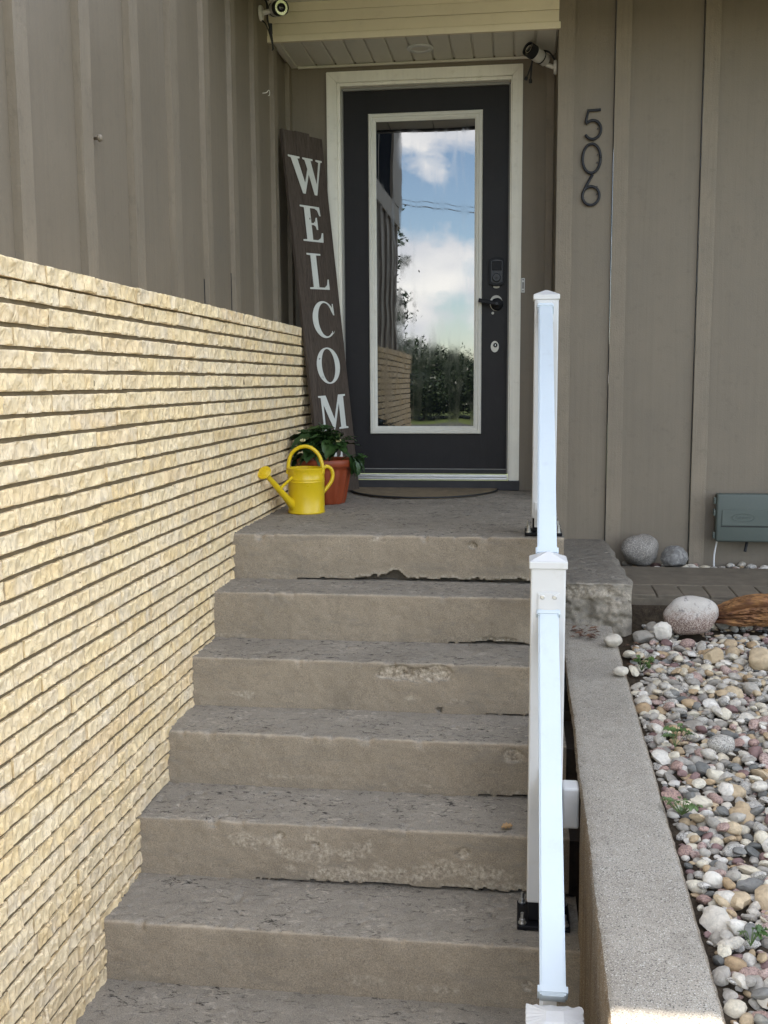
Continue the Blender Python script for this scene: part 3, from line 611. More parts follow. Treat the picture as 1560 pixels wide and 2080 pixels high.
obj('drip_edge', bx(DX0 + 0.004, DX1 - 0.004, 0.060, 0.0675, 0.1055, 0.110, 0.001), M['stopgrey'], door)
# keypad deadbolt
def rounded_plate(cx, cz, w, h, y0, y1, arc, n=10):
    pts = []
    for k in range(n + 1): t = -1 + 2 * k / n; pts.append((cx + w / 2 * t, cz + h / 2 + arc * (1 - t * t) - arc))
    for k in range(n + 1): t = 1 - 2 * k / n; pts.append((cx + w / 2 * t, cz - h / 2 - arc * (1 - t * t) + arc))
    bm = new(); f = bm.faces.new([bm.verts.new((x, y0, z)) for x, z in pts]); r = bmesh.ops.extrude_face_region(bm, geom=[f])
    bmesh.ops.translate(bm, verts=[v for v in r['geom'] if isinstance(v, bmesh.types.BMVert)], vec=(0, y1 - y0, 0)); bmesh.ops.bevel(bm, geom=[e for e in bm.edges if abs(e.verts[0].co.y - e.verts[1].co.y) < 1e-6 and e.verts[0].co.y < (y0 + y1) / 2], offset=0.003, segments=2, affect='EDGES'); return bm
kd = obj('keypad_deadbolt', rounded_plate(0.7555, 1.161, 0.081, 0.151, 0.043, 0.0675, 0.012), M['black'], door)
M['darkgrey'] = plain('dark_grey_plastic', (0.040, 0.041, 0.046), 0.45, spec=0.3)
obj('keypad_face', rounded_plate(0.7555, 1.161, 0.060, 0.124, 0.0405, 0.0425, 0.008), M['darkgrey'], kd)
obj('keypad_cover', bx(0.730, 0.781, 0.0365, 0.0402, 1.166, 1.214, 0.002), M['black'], kd)
obj('lock_cylinder', lathe(new(), [(0.022, 0.0), (0.022, 0.010), (0.019, 0.014), (0.0, 0.014)], (0.7545, 1.0402 - 0.9997 + 0.0 if False else 0.0402, 1.128), 24, (0, -1, 0)), M['darkgrey'], kd, angle=40)
obj('keyhole', lathe(new(), [(0.006, 0.0), (0.006, 0.003), (0.0, 0.003)], (0.7545, 0.0260, 1.126), 14, (0, -1, 0)), M['blackrub'], kd)
M['scar'] = plain('bare_primer_patch', (0.50, 0.48, 0.43), 0.6)
def disc(cx, cz, rx, rz, y0, y1, n=32):
    bm = lathe(new(), [(1.0, 0.0), (1.0, abs(y1 - y0)), (0.0, abs(y1 - y0))], (0, 0, 0), n, (0, -1, 0))
    for v in bm.verts: v.co = Vector((cx + v.co.x * rx, y1 + v.co.y, cz + v.co.z * rz))
    return bm
obj('old_escutcheon', disc(0.7525, 0.998, 0.034, 0.041, 0.0655, 0.0675), M['scar'], door)
obj('old_escutcheon', disc(0.7535, 1.083, 0.017, 0.008, 0.0655, 0.0675), M['scar'], door)
obj('old_escutcheon', disc(0.735, 0.945, 0.007, 0.007, 0.0655, 0.0675), M['scar'], door)
dh = obj('door_handle', lathe(new(), [(0.033, 0), (0.033, 0.006), (0.029, 0.010), (0.014, 0.012), (0.013, 0.045), (0.0, 0.045)], (0.757, 0.0650, 0.991), 32, (0, -1, 0)), M['black'], door, angle=40)
lv = new(); box(lv, -0.098, 0.017, -0.006, 0.006, -0.0105, 0.0105, 0.003); bmesh.ops.rotate(lv, verts=lv.verts, cent=(0, 0, 0), matrix=Matrix.Rotation(math.radians(11), 3, 'Y')); bmesh.ops.rotate(lv, verts=lv.verts, cent=(0, 0, 0), matrix=Matrix.Rotation(math.radians(0), 3, 'Z')); bmesh.ops.translate(lv, verts=lv.verts, vec=(0.757, 0.012, 0.992))
lvo = obj('lever', lv, M['black'], dh)
obj('peg', lathe(new(), [(0.0065, 0.0), (0.0065, 0.003), (0.0, 0.003)], (0.757, 0.0055, 0.992), 16, (0, -1, 0)), M['darkgrey'], dh)
lk = obj('lower_lock', disc(0.7475, 0.768, 0.0215, 0.030, 0.060, 0.0675), M['lite'], door, angle=40)
obj('lock_cylinder', lathe(new(), [(0.0115, 0.0), (0.0115, 0.006), (0.0085, 0.007), (0.0085, 0.004), (0.0, 0.004)], (0.7505, 0.0595, 0.7755), 24, (0, -1, 0)), M['black'], lk)
obj('key_slot', bx(0.7490, 0.7520, 0.0535, 0.0552, 0.7705, 0.7805), M['steel'], lk)
pl = thing('latch_plate', 'small white slotted plate on the wall right of the door casing', 'plate', (0.8925, 0.015, 1.046))
obj('plate', bx(0.8845, 0.9035, 0.010, 0.0185, 1.046, 1.121, 0.002), M['white'], pl)
obj('slot', bx(0.8895, 0.8985, 0.0085, 0.0098, 1.066, 1.100, 0.001), M['stopgrey'], pl)
for z in (1.055, 1.112): obj('screw', lathe(new(), [(0.0032, 0), (0.0032, 0.0015), (0, 0.0015)], (0.894, 0.0100, z), 10, (0, -1, 0)), M['black'], pl)

# ================================================================== WELCOME SIGN
SBL = Vector((-0.1181, -0.3769, 0.0015)); SR = Vector((0.47743488, 0.87789529, 0.0368212)).normalized(); SU = Vector((-0.10120909, 0.01331811, 0.99477603)).normalized(); SN = SR.cross(SU).normalized()
sign = thing('welcome_sign', 'tall dark wooden WELCOME sign leaning in the corner beside the door', 'sign', tuple(SBL))
def onsign(s, t, n): return SBL + SR * s + SU * t + SN * n
def woodmat(name, c1, c2):
    n = N(name); co = n.mapping((1, 1, 1)); g = n.noise(1.0, 7, 0.65, n.mapping((75, 75, 3.5)), 1.2); g2 = n.noise(1.0, 5, 0.6, n.mapping((210, 210, 7)), 0.6); k = n.noise(4, 4, 0.6)
    col = n.mix(n.ramp(g, [(0.3, 0.0), (0.72, 1.0)]), c1, c2); col = n.mix(n.ramp(g2, [(0.52, 0.0), (0.7, 0.7)]), col, sc(c1, 0.45)); col = n.mix(n.ramp(k, [(0.45, 0), (0.7, 0.5)]), col, sc(c2, 0.6))
    return n.out(col, 0.75, n.bump(n.math('ADD', g, g2), 0.5, 0.003), spec=0.25)
M['signwood'] = woodmat('weathered_dark_wood', (0.050, 0.036, 0.027), (0.105, 0.082, 0.066))
sw = [0.0, 0.098, 0.213, 0.315]; tops = [1.846, 1.850, 1.838]
for i in range(3):
    a, b = sw[i] + 0.0007, sw[i + 1] - 0.0007; bm = new(); box(bm, a, b, -0.019, 0.0004 * (i % 2), 0.0, tops[i], 0.002)
    for v in bm.verts: v.co = onsign(v.co.x, v.co.z, v.co.y)
    obj('plank', bm, M['signwood'], sign)
for t in (0.25, 1.6):
    bm = new(); box(bm, 0.03, 0.285, -0.036, -0.0195, t, t + 0.07, 0.002)
    for v in bm.verts: v.co = onsign(v.co.x, v.co.z, v.co.y)
    obj('cleat', bm, M['signwood'], sign)
def ell(cx, cy, rx, ry, a0=0, a1=360, n=48): return [(cx + rx * math.cos(math.radians(a0 + (a1 - a0) * k / n)), cy + ry * math.sin(math.radians(a0 + (a1 - a0) * k / n))) for k in range(n + (0 if abs(a1 - a0) == 360 else 1))]
GL = {'L': [[(0, 0), (1, 0), (1, .29), (.95, .29), (.89, .13), (.76, .055), (.47, .055), (.47, .95), (.70, .955), (.70, 1), (0, 1), (0, .955), (.19, .945), (.19, .055), (0, .045)]],
      'E': [[(0, 0), (.97, 0), (1, .27), (.94, .27), (.86, .12), (.72, .055), (.47, .055), (.47, .475), (.58, .475), (.67, .44), (.71, .35), (.77, .35), (.77, .69), (.71, .69), (.67, .59), (.58, .53), (.47, .53), (.47, .945), (.70, .945), (.82, .90), (.90, .75), (.96, .75), (.93, 1), (0, 1), (0, .955), (.19, .945), (.19, .055), (0, .045)]],
      'W': [[(-.02, 1), (.33, 1), (.33, .955), (.262, .94), (.425, .30), (.545, .70), (.485, .94), (.42, .955), (.42, 1), (.74, 1), (.74, .955), (.672, .94), (.795, .30), (.925, .935), (.84, .955), (.84, 1), (1.04, 1), (1.04, .955), (.985, .94), (.775, 0), (.695, 0), (.57, .56), (.405, 0), (.325, 0), (.06, .94), (-.02, .955)]],
      'M': [[(0, 0), (.24, 0), (.24, .045), (.16, .06), (.16, .74), (.46, 0), (.50, 0), (.735, .76), (.735, .06), (.66, .045), (.66, 0), (1, 0), (1, .045), (.92, .06), (.92, .94), (1, .955), (1, 1), (.74, 1), (.515, .30), (.27, 1), (0, 1), (0, .955), (.09, .94), (.09, .06), (0, .045)]],
      'O': [ell(.5, .5, .5, .5), ell(.5, .5, .29, .462)[::-1]],
      'C': [ell(.52, .5, .52, .5, 38, 322) + [(.90, .14), (.86, .13)] + ell(.58, .5, .34, .455, 318, 42) + [(.86, .74), (.95, .62), (.99, .62), (.97, .93), (.93, .93)]]}
def flat_mesh(polys, depth):
    cu = bpy.data.curves.new('glyph', 'CURVE'); cu.dimensions = '2D'; cu.fill_mode = 'BOTH'; cu.extrude = depth
    for poly in polys:
        s = cu.splines.new('POLY'); s.points.add(len(poly) - 1); s.use_cyclic_u = True
        for p, (x, y) in zip(s.points, poly): p.co = (x, y, 0, 1)
    t = bpy.data.objects.new('glyph', cu); me = bpy.data.meshes.new_from_object(t); bpy.data.objects.remove(t); bpy.data.curves.remove(cu); return me
def lettermat():
    n = N('chipped_white_lettering'); cr = n.ramp(n.noise(1.0, 5, 0.7, n.mapping((160, 160, 9)), 0.8), [(0.66, 0.0), (0.70, 1.0)]); k = n.ramp(n.noise(26, 5, 0.7), [(0.66, 0.0), (0.69, 1.0)])
    col = n.mix(n.noise(8, 4), (0.56, 0.57, 0.52), (0.66, 0.665, 0.62)); col = n.mix(n.math('MAXIMUM', cr, k), col, (0.06, 0.046, 0.036)); return n.out(col, 0.7, spec=0.3)
M['letter'] = lettermat()
for ch, s0, s1, t0, t1 in (('W', 0.028, 0.278, 1.54, 1.722), ('E', 0.072, 0.236, 1.300, 1.480), ('L', 0.083, 0.240, 1.058, 1.240), ('C', 0.076, 0.257, 0.808, 0.998), ('O', 0.068, 0.256, 0.571, 0.759), ('M', 0.050, 0.272, 0.332, 0.512), ('E', 0.075, 0.235, 0.09, 0.27)):
    me = flat_mesh(GL[ch], 0.0005 / (t1 - t0))
    for v in me.vertices: v.co = onsign(s0 + v.co.x * (s1 - s0), t0 + v.co.y * (t1 - t0), 0.0018 + (0.0006 if v.co.z > 0 else -0.0006)) - SBL
    o = link_mesh('letter', me, M['letter'], sign)

# ================================================================== POT, CAN, MAT
pc = Vector((-0.048, -0.655, 0.0))
pot = thing('potted_plant', 'leafy green plant in a fluted terracotta pot behind the watering can', 'potted plant', tuple(pc))
rip = lambda a, h: (0.026 * math.copysign(abs(math.cos(a * 14)) ** 0.6, math.cos(a * 14)) if 0.012 < h < 0.165 else 0)
obj('pot', lathe(new(), [(0.088, 0.0), (0.093, 0.004), (0.0945, 0.014), (0.098, 0.022), (0.123, 0.160), (0.1245, 0.176), (0.134, 0.180), (0.138, 0.186), (0.138, 0.212), (0.135, 0.217), (0.128, 0.216), (0.125, 0.205), (0.122, 0.19)], pc, 144, None, rip), M['terra'], pot, smooth=True)
obj('soil', lathe(new(), [(0.0, 0.198), (0.08, 0.196), (0.124, 0.190)], pc, 36), M['soil'], pot)
def leafmat(name, a, b):
    n = N(name); r = n.rnd(); col = n.mix(n.math('FRACT', n.math('ADD', n.math('MULTIPLY', r, 5.3), n.island())), a, b)
    v = n.noise(40, 4); col = n.mix(n.ramp(v, [(0.45, 0), (0.7, 0.4)]), col, sc(a, 0.6)); m = n.out(col, 0.42, n.bump(v, 0.2, 0.002), spec=0.5); n.p.inputs['Subsurface Weight'].default_value = 0.0
    return m
M['leaf'] = leafmat('glossy_green_leaf', (0.016, 0.042, 0.010), (0.042, 0.088, 0.022)); M['weed'] = leafmat('bright_weed_leaf', (0.055, 0.105, 0.025), (0.095, 0.15, 0.04))
def leaf_mesh(name, L, W, droop, mat, nl=7):
    V, F = [], []
    for i in range(nl + 1):
        t = i / nl; w = W * (math.sin(math.pi * min(1, t * 0.93 + 0.03)) ** 0.8) * (1 - 0.25 * t) * (0 if i == nl else 1); z = -droop * t * t
        for s in (-1, -0.5, 0, 0.5, 1): V.append((t * L, s * w, z + 0.28 * abs(s) * w + 0.004 * math.sin(t * 22 + s)))
    for i in range(nl):
        for k in range(4): a = i * 5 + k; F.append((a, a + 1, a + 6, a + 5))
    me = bpy.data.meshes.new(name); me.from_pydata(V, [], F); me.update(); me.polygons.foreach_set('use_smooth', [True] * len(F)); me.materials.append(mat); return me
LM = [leaf_mesh('leaf', 0.085, 0.026, 0.03, M['leaf']), leaf_mesh('leaf', 0.10, 0.032, 0.05, M['leaf']), leaf_mesh('leaf', 0.07, 0.024, 0.012, M['leaf']), leaf_mesh('leaf', 0.06, 0.02, 0.025, M['leaf'])]
stm = new(); tips = []
for i in range(26):
    a = random.uniform(0, 2 * math.pi); rr = random.uniform(0.01, 0.15); h = 0.372 - 0.9 * rr * rr / 0.14 * 0.9 - random.uniform(0, 0.04); p0 = pc + Vector((rr * 0.4 * math.cos(a), rr * 0.4 * math.sin(a), 0.19)); p1 = pc + Vector((rr * math.cos(a) + (0.02 if math.cos(a) > 0 else 0), rr * math.sin(a), max(h, 0.225)))
    tube(stm, [p0, (p0 + p1) / 2 + Vector((0, 0, 0.015)), p1], [0.0028, 0.0024, 0.0015], 5); tips.append((p1, a))
obj('stem', stm, M['leaf'], pot)
def set_leaf(o, p, az, pitch, rollv, s): o.location = p; o.rotation_euler = (rollv, pitch, az); o.scale = (s, s, s)
for (p, a) in tips:
    for k in range(random.randint(5, 7)):
        o = link_mesh('leaf', random.choice(LM), None, pot); hgt = (p.z - 0.2) / 0.16
        set_leaf(o, p - pc + Vector((random.uniform(-.012, .012), random.uniform(-.012, .012), random.uniform(-0.035, 0.005))), a + random.uniform(-1.5, 1.5), random.uniform(-0.45, 0.55) - 0.2 * hgt, random.uniform(-.5, .5), random.uniform(0.65, 1.15))
for dx, dy, dz in ((0.125, -0.03, 0.235), (0.14, 0.02, 0.225), (0.15, -0.05, 0.21)):
    for k in range(4):
        o = link_mesh('leaf', LM[1], None, pot); set_leaf(o, Vector((dx, dy, dz)), random.uniform(-0.9, 0.5), random.uniform(0.5, 1.1), random.uniform(-.4, .4), random.uniform(0.6, .95))
M['petal'] = plain('pale_yellow_petal', (0.55, 0.50, 0.26), 0.6)
for (fx, fy, fz) in ((-0.083, -0.125, 0.305), (0.083, -0.10, 0.302)):
    fb = new()
    for k in range(11):
        a = k * 2 * math.pi / 11; d = Vector((math.cos(a), math.sin(a) * 0.7 - 0.5, 0.7 + 0.2 * math.sin(3 * a))).normalized(); tube(fb, [pc + Vector((fx, fy, fz)), pc + Vector((fx, fy, fz)) + d * 0.012, pc + Vector((fx, fy, fz)) + d * 0.018], [0.0025, 0.004, 0.001], 6)
    obj('flower', fb, M['petal'], pot, smooth=True)

wc = Vector((-0.066, -1.03, 0.0)); can = thing('watering_can', 'bright yellow metal watering can standing on the landing', 'watering can', tuple(wc))
obj('body', lathe(new(), [(0.079, 0.0), (0.0825, 0.002), (0.0835, 0.006), (0.0815, 0.010), (0.0815, 0.140), (0.0835, 0.143), (0.0815, 0.147), (0.0815, 0.150), (0.0835, 0.1535), (0.0815, 0.157), (0.0825, 0.196), (0.0845, 0.199), (0.0845, 0.203), (0.0825, 0.205), (0.080, 0.203), (0.079, 0.150), (0.077, 0.02), (0.0, 0.02)], wc, 64), M['yellow'], can, angle=35)
r0 = Vector((-0.193, -1.262, 0.193)); s0 = Vector((-0.118, -1.085, 0.040)); dirn = (r0 - s0).normalized()
sp = obj('spout', tube(new(), [s0 + Vector((0.02, 0.03, -0.005)), s0, s0 + dirn * 0.05, s0 + (r0 - s0) * 0.6, r0], [0.024, 0.022, 0.0160, 0.0132, 0.0105], 20), M['yellow'], can, angle=40)
rax = (dirn + Vector((-0.1, -0.5, 0.25))).normalized()
obj('rose', lathe(new(), [(0.0125, -0.030), (0.014, -0.018), (0.026, -0.004), (0.031, 0.0), (0.0315, 0.004), (0.029, 0.006), (0.026, 0.0045), (0.022, 0.0065), (0.018, 0.005), (0.013, 0.0075), (0.008, 0.006), (0.0, 0.009)], r0 + dirn * 0.012, 40, rax), M['yellow'], sp, angle=40)
obj('flange', lathe(new(), [(0.034, -0.002), (0.034, 0.003), (0.024, 0.006)], s0 + Vector((0.004, 0.006, 0)), 28, (-0.72, -0.66, 0.1)), M['yellow'], can, angle=40)
mid = s0 + (r0 - s0) * 0.52; obj('brace', tube(new(), [wc + Vector((-0.050, -0.064, 0.165)), mid], [0.0065, 0.0065], 12), M['yellow'], can, angle=40)
arch = [wc + Vector((x, -0.012, z)) for x, z in ((-0.079, 0.178), (-0.077, 0.225), (-0.062, 0.268), (-0.032, 0.293), (0.000, 0.300), (0.032, 0.291), (0.060, 0.264), (0.075, 0.225), (0.079, 0.178))]
obj('top_handle', tube(new(), smoothpts(arch, 5), 0.0085, 12), M['yellow'], can, smooth=True)
bh = [wc + Vector((0.062 + d * 0.86, 0.045 + d * 0.5, z)) for d, z in ((0.004, 0.192), (0.022, 0.205), (0.044, 0.195), (0.054, 0.168), (0.046, 0.135), (0.022, 0.105), (0.004, 0.085))]
obj('back_handle', tube(new(), smoothpts(bh, 5), 0.0085, 12), M['yellow'], can, smooth=True)
for s in (-1, 1): obj('handle_clip', bx(wc.x + s * 0.0795 - 0.006, wc.x + s * 0.0795 + 0.006, wc.y - 0.028, wc.y + 0.004, 0.176, 0.196, 0.003), M['yellow'], can)

M['mat'] = painted('worn_brown_doormat', (0.22, 0.17, 0.105), 0.95, 0.25, 0.4, None, 0.9, 25, (0.07, 0.055, 0.038))
mb = new(); pts = [(0.375 + 0.395 * math.cos(math.pi * (1 + k / 40)), -0.020 + 0.455 * math.sin(math.pi * (1 + k / 40))) for k in range(41)]
f = mb.faces.new([mb.verts.new((x, y, 0.003)) for x, y in pts]); r = bmesh.ops.extrude_face_region(mb, geom=[f]); bmesh.ops.translate(mb, verts=[v for v in r['geom'] if isinstance(v, bmesh.types.BMVert)], vec=(0, 0, 0.010))
matt = thing('doormat', 'half-round brown doormat lying in front of the threshold', 'doormat', (0.375, -0.2, 0.0)); obj('pile', mb, M['mat'], matt)
rimp = [Vector((x, y, 0.009)) for x, y in pts]; obj('border', tube(new(), rimp, 0.0048, 8), M['blackrub'], matt, smooth=True)

# ================================================================== SECURITY CAMERAS, LIGHT, SMALL WALL THINGS
def security_camera(label, plate_c, plate_n, elbow, c0, c1, cables, lit):
    t = thing('security_camera', label, 'camera', tuple(plate_c), 'security cameras by the entry')
    c0, c1 = Vector(c0), Vector(c1); ax = (c1 - c0).normalized(); L = (c1 - c0).length; bk = M['camwhite']
    obj('base_plate', lathe(new(), [(0.034, 0), (0.034, 0.008), (0.030, 0.013), (0.014, 0.015)], plate_c, 32, plate_n), bk, t, angle=40)
    obj('arm', tube(new(), [Vector(plate_c) + Vector(plate_n) * 0.01, Vector(elbow), c0 + ax * 0.03], [0.011, 0.011, 0.011], 16), bk, t, angle=50)
    b = obj('body', lathe(new(), [(0.0, 0.0), (0.026, 0.0), (0.030, 0.006), (0.0305, L * 0.35), (0.0315, L * 0.38), (0.033, L * 0.42), (0.033, L)], c0, 40, ax), bk, t, angle=40)
    obj('joint_ring', lathe(new(), [(0.0305, L * 0.28), (0.0325, L * 0.285), (0.0325, L * 0.33), (0.0305, L * 0.335)], c0, 40, ax), M['blackrub'], b, angle=40)
    obj('visor', lathe(new(), [(0.0345, L * 0.75), (0.0345, L + 0.012), (0.0325, L + 0.012), (0.0325, L + 0.001)], c0, 40, ax), M['blackrub'], b, angle=40)
    fc = c0 + ax * (L + 0.0015)
    obj('lens_plate', lathe(new(), [(0.0322, 0.0), (0.0322, 0.002), (0.0, 0.002)], fc, 32, ax), M['ring'] if lit else M['lens'], b)
    obj('lens_ring', lathe(new(), [(0.0175, 0.003), (0.0195, 0.0055), (0.0155, 0.0055), (0.0145, 0.003)], fc, 28, ax), M['blackrub'] if lit else M['ring'], b)
    obj('lens', lathe(new(), [(0.014, 0.003), (0.010, 0.006), (0.0, 0.008)], fc, 24, ax), M['lens'], b, smooth=True)
    for pth, r in cables: obj('cable', tube(new(), smoothpts(pth, 6), r, 8), M['blackrub'], t, smooth=True)
    return t
security_camera('white bullet camera with chrome lens face under the eave left of the entry', (-0.328, -0.66, 2.280), (1, 0, 0), (-0.288, -0.66, 2.285), (-0.285, -0.60, 2.312), (-0.218, -0.705, 2.284),
    [([(-0.322, -0.655, 2.36), (-0.300, -0.64, 2.33), (-0.300, -0.63, 2.26), (-0.288, -0.62, 2.21), (-0.282, -0.62, 2.17), (-0.279, -0.62, 2.13)], 0.0045), ([(-0.325, -0.665, 2.252), (-0.305, -0.65, 2.235), (-0.290, -0.635, 2.195), (-0.279, -0.625, 2.14), (-0.283, -0.62, 2.125)], 0.0032), ([(-0.29, -0.62, 2.245), (-0.288, -0.62, 2.20)], 0.009)], True)
security_camera('white bullet camera with dark lens on the wall right of the door head', (1.0455, -0.170, 2.122), (-1, 0, 0), (1.000, -0.170, 2.134), (0.995, -0.165, 2.155), (0.912, -0.245, 2.188),
    [([(1.040, -0.17, 2.15), (1.01, -0.165, 2.195), (0.97, -0.18, 2.20), (0.94, -0.2, 2.18), (0.925, -0.205, 2.14), (0.920, -0.205, 2.08), (0.918, -0.205, 2.055)], 0.0045), ([(0.925, -0.205, 2.14), (0.912, -0.205, 2.10), (0.899, -0.205, 2.068)], 0.0035), ([(0.899, -0.205, 2.072), (0.895, -0.205, 2.058)], 0.0085), ([(0.918, -0.205, 2.06), (0.919, -0.205, 2.043)], 0.0085)], False)
rl = thing('recessed_light', 'round white recessed light in the soffit above the door', 'light', (0.372, -0.207, 2.234))
obj('trim_ring', lathe(new(), [(0.066, -0.001), (0.066, -0.007), (0.060, -0.011), (0.046, -0.010), (0.042, -0.003)], (0.372, -0.207, 2.234), 40), M['white'], rl, angle=40)
obj('lamp', lathe(new(), [(0.042, -0.003), (0.030, -0.0045), (0.0, -0.005)], (0.372, -0.207, 2.234), 32), M['soffit'], rl)

def stroke(name, label, pts2, cx, cz, closed=None):
    t = thing(name, label, 'house number', (cx, FY, cz - 0.065))
    for poly in pts2: obj('stroke', tube(new(), [(cx + x, FY - 0.014, cz + z) for x, z in poly], 0.0068, 10), M['number'], t, smooth=True)
    for z in (-0.045, 0.045): obj('standoff', lathe(new(), [(0.003, 0), (0.003, 0.012)], (cx + (0.028 if name == 'house_number' else 0), FY, cz + z * 0.4), 8, (0, -1, 0)), M['number'], t)
n5 = [[(0.040, 0.066), (-0.018, 0.064), (-0.029, 0.014)], ]
a5 = [(0.004 + 0.038 * math.cos(math.radians(a)), -0.024 + 0.043 * math.sin(math.radians(a))) for a in range(146, -152, -8)]
stroke('house_number', 'dark metal house number 5, topmost of the three digits', [n5[0] + a5[1:]], 1.208, 1.786)
stroke('house_number', 'dark metal house number 0, middle of the three digits', [ell(0, 0, 0.042, 0.067, 0, 360, 44) + [(0.042, 0.0), (0.0415, 0.008)]], 1.209, 1.631)
a6 = [(0.0 + 0.0395 * math.cos(math.radians(a)), -0.025 + 0.043 * math.sin(math.radians(a))) for a in range(150, 516, 9)]
stroke('house_number', 'dark metal house number 6, lowest of the three digits', [[(0.006, 0.073), (-0.018, 0.030), (-0.031, 0.004)] + a6], 1.209, 1.484)

hk = thing('wall_hook', 'small wire hook screwed into the side wall near the entry', 'hook', (-0.328, -0.60, 1.945))
obj('wire', tube(new(), smoothpts([(-0.331, -0.625, 1.935), (-0.318, -0.61, 1.94), (-0.310, -0.595, 1.955), (-0.308, -0.582, 1.952), (-0.310, -0.578, 1.938), (-0.314, -0.588, 1.932)], 5), 0.0016, 6), M['casing'], hk)
kb = thing('wall_knob', 'little pale grey knob on the upper side wall', 'anchor', (-0.34, -2.655, 1.292))  # small light grey knob on the siding
obj('knob', lathe(new(), [(0.004, 0.0), (0.005, 0.012), (0.011, 0.016), (0.010, 0.024), (0.0, 0.028)], (WX + 0.002, -2.60, 1.290), 14, (1, -0.1, 0.05)), M['batten'], kb, smooth=True)

ub = thing('utility_box', 'grey-green plastic utility box mounted low on the facade wall', 'box', (2.05, -0.42, -0.19))
U0, U1, V0, V1 = 1.822, 2.36, -0.187, 0.046
obj('back_box', bx(U0 + 0.012, U1 - 0.012, -0.475, FY - 0.0005, V0 + 0.008, V1 - 0.008, 0.008), M['util'], ub)
lid = obj('lid', bx(U0, U1, -0.515, -0.476, V0, V1, 0.011, 3), M['util'], ub, angle=40)
obj('raised_panel', bx(U0 + 0.025, U1 - 0.025, -0.519, -0.5155, -0.108, -0.030, 0.0025), M['util'], lid)
obj('groove', bx(U0 + 0.022, U1 - 0.022, -0.5170, -0.5155, -0.1135, -0.1095), M['blackrub'], lid)
em = new(); tube(em, [(1.945 + 0.052 * math.cos(a), -0.5195, -0.0685 + 0.019 * math.sin(a)) for a in np.linspace(0, 2 * math.pi, 33)], 0.0016, 6)
tube(em, [(1.910 + 0.070 * t, -0.5195, -0.0685 + 0.008 * math.sin(t * 26) * (1 - 0.4 * t)) for t in np.linspace(0, 1, 40)], 0.0012, 5)
obj('emblem', em, M['util'], lid)
for z in (-0.155, -0.045, 0.012): obj('clip', bx(U0 - 0.011, U0 - 0.0005, -0.503, -0.476, z - 0.018, z + 0.014, 0.003), M['util'], ub)
obj('wire', tube(new(), smoothpts([(1.842, -0.45, -0.187), (1.832, -0.46, -0.23), (1.826, -0.47, -0.27), (1.824, -0.49, -0.33)], 5), 0.004, 8), M['white'], ub)
obj('wire', tube(new(), [(1.985, -0.44, -0.187), (1.972, -0.46, -0.24)], 0.007, 8), M['blackrub'], ub)

# ================================================================== RAILING
rail = thing('stair_railing', 'white vinyl stair railing with capped posts along the right of the steps', 'railing', (0.97, -2.8, -1.2))
def post(x, y, z0, ztop, bolts=True, cap=0.0975, torn=False):
    w = 0.0445
    p = obj('post', bx(x - w, x + w, y - w, y + w, z0 + 0.066, ztop, 0.004, 2), M['white'], rail)
    if torn:
        bm = new(); hc = 0.056
        ring = []; rng = random.Random(5); n = 48; prof_ = []
        for k in range(4 * 16):
            e, t = divmod(k, 16); t = t / 16 * 2 - 1; c = [(t, -1), (1, t), (-t, 1), (-1, -t)][e]
            j = 1 + (rng.uniform(-0.015, 0.05) if e in (1,) else rng.uniform(-0.012, 0.012)); prof_.append((c[0] * hc * j, c[1] * hc * j))
        lo = [bm.verts.new((x + a, y + b, ztop - 0.006)) for a, b in prof_]; hi = [bm.verts.new((x + a * 0.985, y + b * 0.985, ztop + 0.010 + rng.uniform(-0.001, 0.003))) for a, b in prof_]; pk = [bm.verts.new((x + a * 0.30, y + b * 0.30, ztop + 0.024)) for a, b in prof_]
        for k in range(64):
            q = (k + 1) % 64; bm.faces.new((lo[k], lo[q], hi[q], hi[k])); bm.faces.new((hi[k], hi[q], pk[q], pk[k]))
        bm.faces.new(pk); bm.faces.new(lo[::-1]); obj('cap', bm, M['white'], p)
    else:
        hc = cap / 2; bm = new(); box(bm, x - hc, x + hc, y - hc, y + hc, ztop - 0.004, ztop + 0.016, 0.003)
        obj('cap', bm, M['white'], p)
        q = hc - 0.003; V = [(x - q, y - q, ztop + 0.0165), (x + q, y - q, ztop + 0.0165), (x + q, y + q, ztop + 0.0165), (x - q, y + q, ztop + 0.0165), (x - 0.004, y - 0.004, ztop + 0.034), (x + 0.004, y - 0.004, ztop + 0.034), (x + 0.004, y + 0.004, ztop + 0.034), (x - 0.004, y + 0.004, ztop + 0.034)]
        obj('cap_pyramid', (V, [(3, 2, 1, 0), (4, 5, 6, 7), (0, 1, 5, 4), (1, 2, 6, 5), (2, 3, 7, 6), (3, 0, 4, 7)]), M['white'], p)
    b = obj('base_bracket', bx(x - 0.070, x + 0.070, y - 0.070, y + 0.070, z0 + 0.001, z0 + 0.013, 0.003), M['black'], rail)
    obj('core', bx(x - 0.041, x + 0.041, y - 0.041, y + 0.041, z0 + 0.0135, z0 + 0.10, 0.004), M['black'], b)
    for sx_ in (-1, 1):
        for sy_ in (-1, 1): obj('bolt', lathe(new(), [(0.011, 0.0135), (0.011, 0.017), (0.0075, 0.0175), (0.0075, 0.026), (0.0045, 0.027), (0.0045, 0.043), (0.0, 0.044)], (x + sx_ * 0.056, y + sy_ * 0.056, z0), 10), M['steel'], b, angle=40)
    return p
post(0.9785, -1.590, 0.0, 0.888)
post(0.9615, -2.892, -0.865, 0.1115)
post(0.9640, -3.690, -1.222, -0.655, torn=True)
